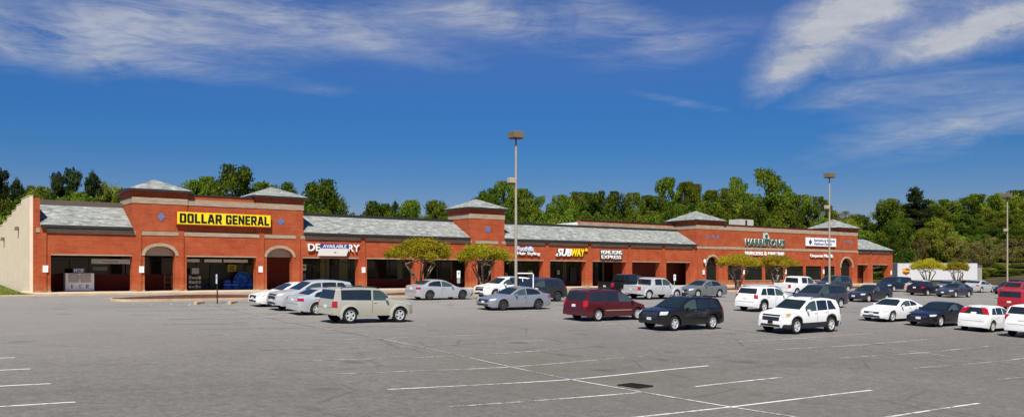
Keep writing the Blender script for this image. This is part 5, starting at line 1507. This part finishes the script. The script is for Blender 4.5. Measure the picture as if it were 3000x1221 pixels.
# trees one can tell apart on the skyline: kind, x, y, top, crown width, label
SKY = [
 ('oak', 10.9, 112, 12.0, 6, 'broad dark oak outermost at the left, mostly behind the end wall'),
 ('pine', 11.5, 105, 12.4, 3.6, 'dark pine at the left edge above the cream wall'),
 ('pine', 12.9, 104, 11.5, 3.6, 'second dark pine from the left edge, a little shorter than its neighbour'),
 ('lime', 14.8, 110, 10.8, 4.2, 'light green tree between the left edge pines and the three dark pines'),
 ('ash', 16.4, 112, 11.3, 3.6, 'mid green tree just left of the three dark pines'),
 ('pine', 16.8, 104, 12.4, 3.6, 'left one of three dark pines over the left roof'),
 ('pine', 18.6, 106, 13.2, 3.8, 'middle and tallest of three dark pines over the left roof'),
 ('pine', 20.1, 104, 12.8, 4.4, 'right and roundest of three dark pines over the left roof'),
 ('lime', 22.4, 108, 12.0, 3.6, 'light green tree right of the three dark pines'),
 ('ash', 24.2, 108, 11.2, 3.6, 'pale green tree just left of the first tower roof'),
 ('oak', 27.4, 112, 10.4, 5, 'dark tree hidden behind the first tower'),
 ('oak', 30.6, 112, 10.2, 5, 'dark tree low behind the yellow sign'),
 ('ash', 31.9, 106, 12.4, 4.2, 'green tree rising just right of the first tower, left of the big round crown'),
 ('ash', 34.0, 108, 13.2, 3.4, 'green tree tucked against the left side of the big round crown'),
 ('oak', 36.3, 104, 14.5, 5.6, 'big round crowned oak, tallest above the yellow sign'),
 ('ash', 40.4, 108, 12.9, 3.4, 'small green tree between the big round oak and the second tower roof'),
 ('oak', 44.5, 110, 13.2, 5, 'dark oak directly behind the second tower roof'),
 ('oak', 46.4, 104, 13.3, 6.4, 'wide dark oak sloping down to the right of the second tower'),
 ('talloak', 50.3, 108, 11.9, 4.2, 'dark tree on the falling right flank of the wide oak'),
 ('oak', 59.3, 112, 11.7, 5.2, 'small rounded green tree at the left of the low gap in the skyline'),
 ('pine', 60.9, 110, 11.9, 2.4, 'thin dark pine over the long middle roof'),
 ('ash', 63.2, 110, 11.9, 4.6, 'mid green tree right of the thin dark pine'),
 ('ash', 66.4, 108, 12.0, 4.4, 'mid green tree over the long middle roof, tallest of that low stretch'),
 ('limebush', 64.0, 98, 9.6, 5.2, 'pale yellow green bushy crown low over the middle roof'),
 ('talloak', 70.3, 110, 11.2, 3.8, 'dark tree just left of the middle tower'),
 ('talloak', 73.0, 106, 12.6, 4.8, 'dark tree behind the left eave of the middle tower'),
 ('oak', 76.8, 110, 14.4, 5.0, 'dark rounded tree over the tip of the middle tower'),
 ('ash', 81.3, 112, 16.0, 4.6, 'tall green tree right of the middle tower, left of the lamp post'),
 ('ash', 85.2, 112, 15.0, 5.2, 'green tree directly behind the middle lamp post'),
 ('limebush', 82.5, 100, 10.6, 6.4, 'pale green bushy crown low behind the middle lamp post'),
 ('airy', 90.6, 114, 14.4, 4.6, 'loose green tree a little right of the middle lamp post'),
 ('ash', 93.4, 112, 14.5, 4.4, 'upright green tree over the pale blue word sign'),
 ('ash', 98.1, 114, 15.4, 4.2, 'narrow green tree over the slanted white and yellow sign'),
 ('oak', 100.6, 112, 15.4, 6, 'dark green tree right above the slanted white and yellow sign'),
 ('talloak', 107.0, 114, 16.0, 5.6, 'dark tree over the two row white sign'),
 ('ash', 110.4, 112, 15.8, 4.2, 'green tree over the blank bays right of the two row sign'),
 ('talloak', 116.3, 114, 15.8, 5.6, 'dark tree left of the tall group behind the restaurant tower'),
 ('airy', 122.6, 116, 19.6, 5.2, 'tall loose tree with rounded top left of the restaurant tower roof'),
 ('ash', 125.6, 114, 18.8, 4.8, 'tall green tree close right of the loose rounded one'),
 ('airy', 130.6, 116, 18.8, 4.6, 'loose green tree above the tip of the restaurant tower'),
 ('airy', 135.2, 116, 17.9, 4.8, 'loose green tree just right of the restaurant tower tip'),
 ('ash', 139.6, 116, 18.6, 5.6, 'green tree left of the tallest open crowned tree'),
 ('airy', 146.0, 118, 21.6, 6.0, 'open crowned tree immediately left of the tallest tree'),
 ('airy', 152.6, 116, 23.6, 9.2, 'tallest open crowned tree above the green restaurant letters'),
 ('airy', 160.2, 118, 21.4, 6.6, 'open crowned tree leaning off the right side of the tallest tree'),
 ('ash', 158.0, 112, 18.0, 7.0, 'dense green tree filling in below the tallest open crowns'),
 ('bush', 166.0, 114, 15.0, 8.0, 'low green crown left of the right lamp post'),
 ('airy', 180.5, 122, 19.6, 5.0, 'lone airy tree standing left of the clinic lamp post'),
 ('lime', 189.0, 124, 17.0, 8.0, 'yellow green rounded tree right of the clinic lamp post'),
 ('brown', 196.2, 124, 17.0, 8.0, 'brownish budding tree behind the last tower roof'),
 ('brown', 200.0, 118, 16.6, 7.0, 'brownish budding tree right of the last tower roof'),
 ('ash', 190.4, 110, 18.6, 7.0, 'green tree left of the tall dark conifer'),
 ('pine', 201.6, 110, 22.4, 10.5, 'tall dark layered conifer standing over the trailer'),
 ('ash', 206.5, 116, 18.4, 7.0, 'green tree just right of the tall dark conifer'),
 ('oak', 214.1, 112, 18.2, 7.6, 'green tree in the dip right of the conifer'),
 ('ash', 226.3, 116, 20.8, 8.0, 'green tree on the rising wood, right of the dip'),
 ('oak', 234.3, 116, 21.6, 9, 'rounded green tree on the rising wood, over the right end of the trailer'),
 ('ash', 247.9, 118, 23.4, 9.5, 'rounded green tree on the rising wood, left of the right lamp post'),
 ('lime', 256.8, 118, 23.6, 9.5, 'yellowish tree on the rising wood by the right lamp head'),
 ('lime', 266.2, 118, 25.4, 10, 'yellowish tree on the rising wood right of the right lamp head'),
 ('oak', 281.8, 120, 26.6, 11, 'green tree on the rising wood at the right edge'),
 ('ash', 293.4, 120, 27.2, 11, 'green tree furthest right, cut by the edge of the view'),
]
for k, x, y, zt, w, lab in SKY: tree(k, x, y, zt, w * (1.05 if k == 'pine' else 1.38), lab, 'trees along the skyline')

# the dense wood between and below them
rnd = random.Random(21)
def ray(xpx, p):
    a = (xpx - 1500) / 2562; t = p / (.803 - .596 * a); return t * (.596 + .803 * a), t
G1 = 'dense trees directly behind the shop roofs'
FILL = [(-80, 538), (350, 545), (450, 600), (560, 572), (690, 555), (900, 560), (985, 600), (1040, 628), (1290, 640), (1330, 618), (1420, 588), (1540, 584), (1600, 592), (1700, 596), (1900, 602), (1990, 575), (2100, 590), (2200, 565), (2310, 590), (2345, 640), (2520, 652)]
def interp0(t_, x):
    for (x0, z0), (x1, z1) in zip(t_, t_[1:]):
        if x <= x1: return z0 + (z1 - z0) * (x - x0) / (x1 - x0)
    return t_[-1][1]
for k in range(78):
    xp = -70 + 2590 * k / 77 + rnd.uniform(-14, 14); p = rnd.uniform(106, 119)
    s, t = ray(xp, p); y = interp0(FILL, xp) + rnd.uniform(2, 34)
    kd = rnd.choice(['oak', 'talloak', 'ash', 'ash', 'ash', 'darkbush', 'lime'] if xp > 1250 else ['oak', 'talloak', 'oak', 'ash', 'darkbush'])
    tree(kd, s, p, EYE + (803.6 - y) / 2562 * t, rnd.uniform(5.0, 7.2) * (t / 118), 'dense green tree in the wood whose crowns fill the space behind the shop roofs', G1)
for k in range(62):
    xp = -70 + 2590 * k / 61 + rnd.uniform(-8, 8); p = rnd.uniform(99, 105)
    s, t = ray(xp, p); y = interp0(FILL, xp) + rnd.uniform(14, 40)
    tree(rnd.choice(['oak', 'talloak', 'ash', 'darkbush', 'bush']), s, p, EYE + (803.6 - y) / 2562 * t, rnd.uniform(5.0, 6.6) * (t / 118), 'dense green tree in the wood whose crowns fill the space behind the shop roofs', G1)
G2 = 'trees filling the rising wood at the right'
for row, (pp, ylo, yhi, wid) in enumerate(((112, 610, 650, 9), (104, 635, 690, 8.5), (96, 670, 720, 8))):
    for k in range(13):
        xp = 2480 + 600 * k / 12 + rnd.uniform(-20, 20); p = pp + rnd.uniform(-3, 3)
        s, t = ray(xp, p); y = rnd.uniform(ylo, yhi) - 25 * sm(2700, 2950, xp)
        kd = rnd.choice(['oak', 'ash', 'talloak', 'oak', 'ash', 'lime' if row < 2 else 'brown'])
        tree(kd, s, p, EYE + (803.6 - y) / 2562 * t, rnd.uniform(.85, 1.2) * wid, 'leafy tree in the thick wood climbing the slope behind and right of the trailer', G2)
for k in range(30):
    x = rnd.uniform(205, 300); y = 104 - (x - 205) * .35 - 62 * (k % 3) / 3 + rnd.uniform(-6, 6)
    if (y / x) > .44: continue
    tree(rnd.choice(['oak', 'ash', 'talloak', 'lime']), x, y, land(x, y) + rnd.uniform(11, 15), rnd.uniform(8, 11), 'leafy tree in the thick wood climbing the slope behind and right of the trailer', G2)
# nearer trees and brush round the trailer
for kd, xp, p, y, wpx, lab in (
    ('lime', 2740, 92, 635, 115, 'bright spring green tree standing over the trailer'), ('lime', 2700, 94, 665, 70, 'smaller spring green tree on the left of the brightest one'),
    ('brown', 2690, 88, 700, 100, 'bare brownish tree behind the left part of the trailer'), ('brown', 2800, 88, 690, 110, 'bare brownish tree behind the right part of the trailer'),
    ('darkbush', 2628, 86, 745, 60, 'dark bush in the gap between the shops and the trailer'), ('oak', 2615, 96, 650, 90, 'dark green tree right behind the end of the shops'),
    ('darkbush', 2655, 88, 720, 80, 'dark bush over the left end of the trailer'), ('bush', 2585, 92, 790, 60, 'green bush seen through the open end bay of the arcade'),
    ('brown', 2900, 82, 690, 130, 'bare spreading tree right of the trailer'), ('brown', 2965, 84, 700, 110, 'bare twiggy tree behind the right lamp post'),
    ('limebush', 2985, 86, 725, 120, 'yellow green brush at the right edge under the wood'), ('bush', 2870, 86, 745, 110, 'green brush beyond the end of the trailer'),
    ('limebush', 2920, 84, 770, 110, 'low yellow green brush below the bare spreading tree'), ('darkbush', 3010, 80, 775, 90, 'low dark brush at the right edge'),
    ('darkbush', 2885, 90, 765, 70, 'low dark brush against the end of the trailer'), ('limebush', 2780, 95, 700, 120, 'pale brush filling the slope over the trailer roof'),
    ('limebush', 2880, 78, 782, 90, 'low pale brush at the foot of the bare spreading tree'), ('darkbush', 2935, 77, 788, 90, 'low dark brush left of the right lamp post foot'),
    ('bush', 2985, 76, 785, 100, 'low green brush behind the red pickup at the right edge'), ('bush', 2905, 92, 745, 120, 'green brush high on the bank behind the bare spreading tree'),
    ('darkbush', 2960, 92, 735, 120, 'dark brush on the bank behind the right lamp post'), ('brown', 2850, 84, 720, 90, 'thin bare tree over the right end of the trailer'),
    ('bush', 2720, 96, 725, 120, 'green brush close over the trailer roof')):
    s, t = ray(xp, p)
    tree(kd, s, p, EYE + (803.6 - y) / 2562 * t, wpx / 2562 * t, lab, 'trees and brush around the trailer')

# crape myrtles in the islands: several stems and a wide flat crown
def myrtle(x, y, ztop, w, seed, lab, leaf='myrtle', hcrown=.5, n=14500, stems=6):
    rnd = random.Random(seed); g = lot(x, y) + .12; H = ztop - g
    o = empty('crape_myrtle', (x, y, g)); tag(o, lab, 'tree', 'crape myrtles in the planter islands')
    zc = H * (1 - hcrown)
    lobes = []
    for k in range(38):
        a = k * 2.4 + rnd.uniform(-.3, .3); rr = w * .5 * math.sqrt((k + .4) / 38) * rnd.uniform(.70, 1.06)
        dome = 1 - (rr / (w * .52)) ** 2
        lobes.append((Vector((rr * math.cos(a), rr * math.sin(a), zc + (H - zc) * (.22 + .58 * max(0, dome) * rnd.uniform(.45, 1.08)))), rnd.uniform(.065, .15) * w))
    pts = []
    for c_, r_ in lobes:
        lt = rnd.uniform(-.25, .25)
        for _ in range(n // 38):
            u = sphere_pt(rnd); q = c_ + Vector((u.x * r_, u.y * r_, u.z * r_ * .72)) * rnd.random() ** .4 * (1 + abs(rnd.gauss(0, .2)))
            if q.z > H: q.z = H - rnd.random() * .05
            pts.append((q, Vector((u.x * .5, u.y * .5, .6)), min(1, max(0, rnd.gauss(.5 + lt, .25)))))
    cm = leaf_mesh('crown', pts, LEAF[leaf], .066 * (w / 4.5) ** .5, rnd, long=1.3)
    mb = MB()
    for k in range(stems):
        a = 2 * math.pi * k / stems + rnd.uniform(-.3, .3); b0 = Vector((.16 * math.cos(a), .16 * math.sin(a), -.1))
        m1 = Vector((.30 * math.cos(a), .30 * math.sin(a), H * .22)); e1 = Vector((w * .22 * math.cos(a), w * .22 * math.sin(a), H * .52))
        mb.tube([b0, m1, (m1 + e1) / 2 + Vector((0, 0, .04)), e1], .10, .05, 7)
        for j in range(3):
            c_ = rnd.choice(lobes)[0]
            mb.tube([e1, (e1 + c_) / 2 + Vector((0, 0, -.05)), c_], .034, .012, 5)
    link(bpy.data.objects.new('trunk', mb.mesh('trunk', MYRTLEBARK, smooth=60)), o); link(bpy.data.objects.new('crown', cm), o)
myrtle(35.0, 59.2, 4.30, 5.5, 1, 'largest crape myrtle, wide yellow green crown behind the silver saloon', hcrown=.48, n=17000)
myrtle(41.0, 59.2, 4.00, 4.6, 2, 'second crape myrtle, left of the middle lamp post', hcrown=.45, n=14000)
myrtle(73.3, 59.2, 3.45, 4.8, 3, 'orange tinged crape myrtle right of the black restaurant arch', 'myrtle_red', .38)
myrtle(79.6, 59.2, 3.45, 4.6, 4, 'orange tinged crape myrtle below the green restaurant letters', 'myrtle_red', .38)
myrtle(111.4, 59.2, 3.40, 4.2, 5, 'crape myrtle before the left half of the trailer', 'myrtle_red', .42)
myrtle(119.0, 59.2, 3.15, 3.4, 6, 'smaller crape myrtle before the right half of the trailer', 'myrtle', .42)

# ------------------------------------------------------------------ light, sky, camera
SUN_EL = R(52); SUN_V = Vector((-.62, -.785, 0)).normalized()      # towards the sun, seen from above
sun_dir = Vector((SUN_V.x * math.cos(SUN_EL), SUN_V.y * math.cos(SUN_EL), math.sin(SUN_EL)))
sl = bpy.data.lights.new('sun', 'SUN'); sl.energy = 4.8; sl.angle = R(.53); sl.color = (1.0, .955, .88)
so = bpy.data.objects.new('sun', sl); COL.objects.link(so)
so.rotation_euler = (-sun_dir).to_track_quat('-Z', 'Y').to_euler()

w = bpy.data.worlds.new('World'); scene.world = w; w.use_nodes = True
t = NT(w); bg = t.n['Background']
sky = t.new('ShaderNodeTexSky'); sky.sky_type = 'NISHITA'; sky.sun_disc = False
sky.sun_elevation = SUN_EL; sky.sun_rotation = math.atan2(SUN_V.x, SUN_V.y)
sky.air_density = 1.0; sky.dust_density = 0.2; sky.ozone_density = 3.0; sky.altitude = 200
tc = t.new('ShaderNodeTexCoord').outputs['Generated']
sx = t.new('ShaderNodeSeparateXYZ'); t.link(tc, sx.inputs[0])
az = t.math('ARCTAN2', sx.outputs[0], sx.outputs[1])           # compass angle from +y towards +x
el = t.math('ARCSINE', sx.outputs[2])
hs = t.new('ShaderNodeHueSaturation'); t.link(sky.outputs[0], hs.inputs['Color'])
def ease(lo, hi):
    mr = t.new('ShaderNodeMapRange'); mr.inputs[1].default_value = R(3); mr.inputs[2].default_value = R(15)
    mr.inputs[3].default_value = lo; mr.inputs[4].default_value = hi; t.link(el, mr.inputs[0]); return mr.outputs[0]
t.link(ease(1.90, 1.33), hs.inputs['Saturation']); t.link(ease(.42, .60), hs.inputs['Value'])
blue = t.mix(1.0, hs.outputs[0], (1.0, .775, 1.0), 'MULTIPLY')
cv = t.new('ShaderNodeCombineXYZ'); t.link(az, cv.inputs[0]); t.link(el, cv.inputs[1])
w1 = t.noise(t.mapping(cv.outputs[0], (5.5, 20.0, 1), (0, 0, R(-8))), 1.0, 6, .58, .8)
w2 = t.noise(t.mapping(cv.outputs[0], (14.0, 78.0, 1), (0, 0, R(-10)), (3, 1, 0)), 1.0, 8, .68, 1.1)
wisp = t.math('ADD', t.math('MULTIPLY', w1, .62), t.math('MULTIPLY', w2, .38))
p1_ = t.noise(t.mapping(cv.outputs[0], (10.0, 22.0, 1), (0, 0, R(14))), 1.0, 6, .58, .5)
p2_ = t.noise(t.mapping(cv.outputs[0], (30.0, 62.0, 1), (0, 0, R(20)), (5, 2, 0)), 1.0, 9, .66, .7)
puff = t.math('ADD', t.math('MULTIPLY', p1_, .6), t.math('MULTIPLY', p2_, .4))
HEAD = math.atan2(.596, .803)
def blob(px, py, wpx, hpx, slope, amp):
    """soft cloud bank at a compass angle and height, angles derived from the photograph"""
    a0 = HEAD + math.atan((px - 1500) / 2562); e0 = math.atan((803.6 - py) / 2562 * math.cos(a0 - HEAD))
    wa, ha = wpx / 2562 * math.cos(a0 - HEAD) ** 2, hpx / 2562 * math.cos(a0 - HEAD)
    dx = t.math('SUBTRACT', az, a0); dy = t.math('SUBTRACT', t.math('SUBTRACT', el, e0), t.math('MULTIPLY', dx, slope))
    q = t.math('ADD', t.math('POWER', t.math('DIVIDE', dx, wa), 2.0), t.math('POWER', t.math('DIVIDE', dy, ha), 2.0))
    return t.math('MULTIPLY', t.math('POWER', 2.718, t.math('MULTIPLY', q, -1.0)), amp)
def total(bl):
    acc = None
    for b_ in bl: acc = blob(*b_) if acc is None else t.math('ADD', acc, blob(*b_))
    return acc
m1 = total([(150, 95, 480, 95, -.02, 1.0), (520, 70, 380, 70, -.10, .85), (960, 85, 360, 55, -.16, .85), (1480, 60, 260, 58, -.16, .95), (1830, 60, 190, 48, -.34, .75), (2000, 130, 230, 48, .12, .62),
            (1985, 298, 130, 14, -.22, .55), (2450, 290, 140, 26, .15, .45), (2720, 240, 360, 70, .05, .58), (2800, 375, 380, 66, .10, .80), (960, 268, 120, 20, -.05, .34), (350, 175, 460, 40, -.05, .55), (1050, 40, 700, 40, 0, .4)])
m2 = total([(2450, 60, 190, 105, .45, 1.15), (2320, 190, 110, 60, .55, .75), (2760, 120, 280, 56, .22, .9), (2960, 60, 180, 70, .1, .75), (2600, 20, 220, 46, .0, .6)])
c1 = t.ramp(t.math('MULTIPLY', m1, t.math('ADD', t.math('MULTIPLY', wisp, 3.6), -1.22)), [(.07, 0.0), (1.0, .66)])
c2 = t.ramp(t.math('MULTIPLY', m2, t.math('ADD', t.math('MULTIPLY', puff, 2.5), -.60)), [(.10, 0.0), (.80, .90)])
cl = t.math('MAXIMUM', c1, c2)
ctone = t.mix(t.ramp(t.math('ADD', t.math('MULTIPLY', puff, .5), t.math('MULTIPLY', wisp, .5)), [(.38, 0.0), (.62, 1.0)]), (2.9, 3.12, 3.6), (4.2, 4.3, 4.5))
mix = t.mix(cl, blue, ctone)
t.link(mix, bg.inputs[0]); bg.inputs[1].default_value = .10

cam = bpy.data.cameras.new('camera'); cam.sensor_width = 36; cam.lens = 36 * 2562 / 3000
cam.shift_y = (803.6 - 610.5) / 3000; cam.clip_end = 4000; cam.clip_start = .1
co = bpy.data.objects.new('camera', cam); COL.objects.link(co)
co.location = (0, 0, EYE); co.rotation_euler = (R(90), 0, -HEAD)
scene.camera = co
scene.view_settings.view_transform = 'Standard'; scene.view_settings.look = 'None'
scene.view_settings.exposure = 0.48; scene.view_settings.gamma = 1
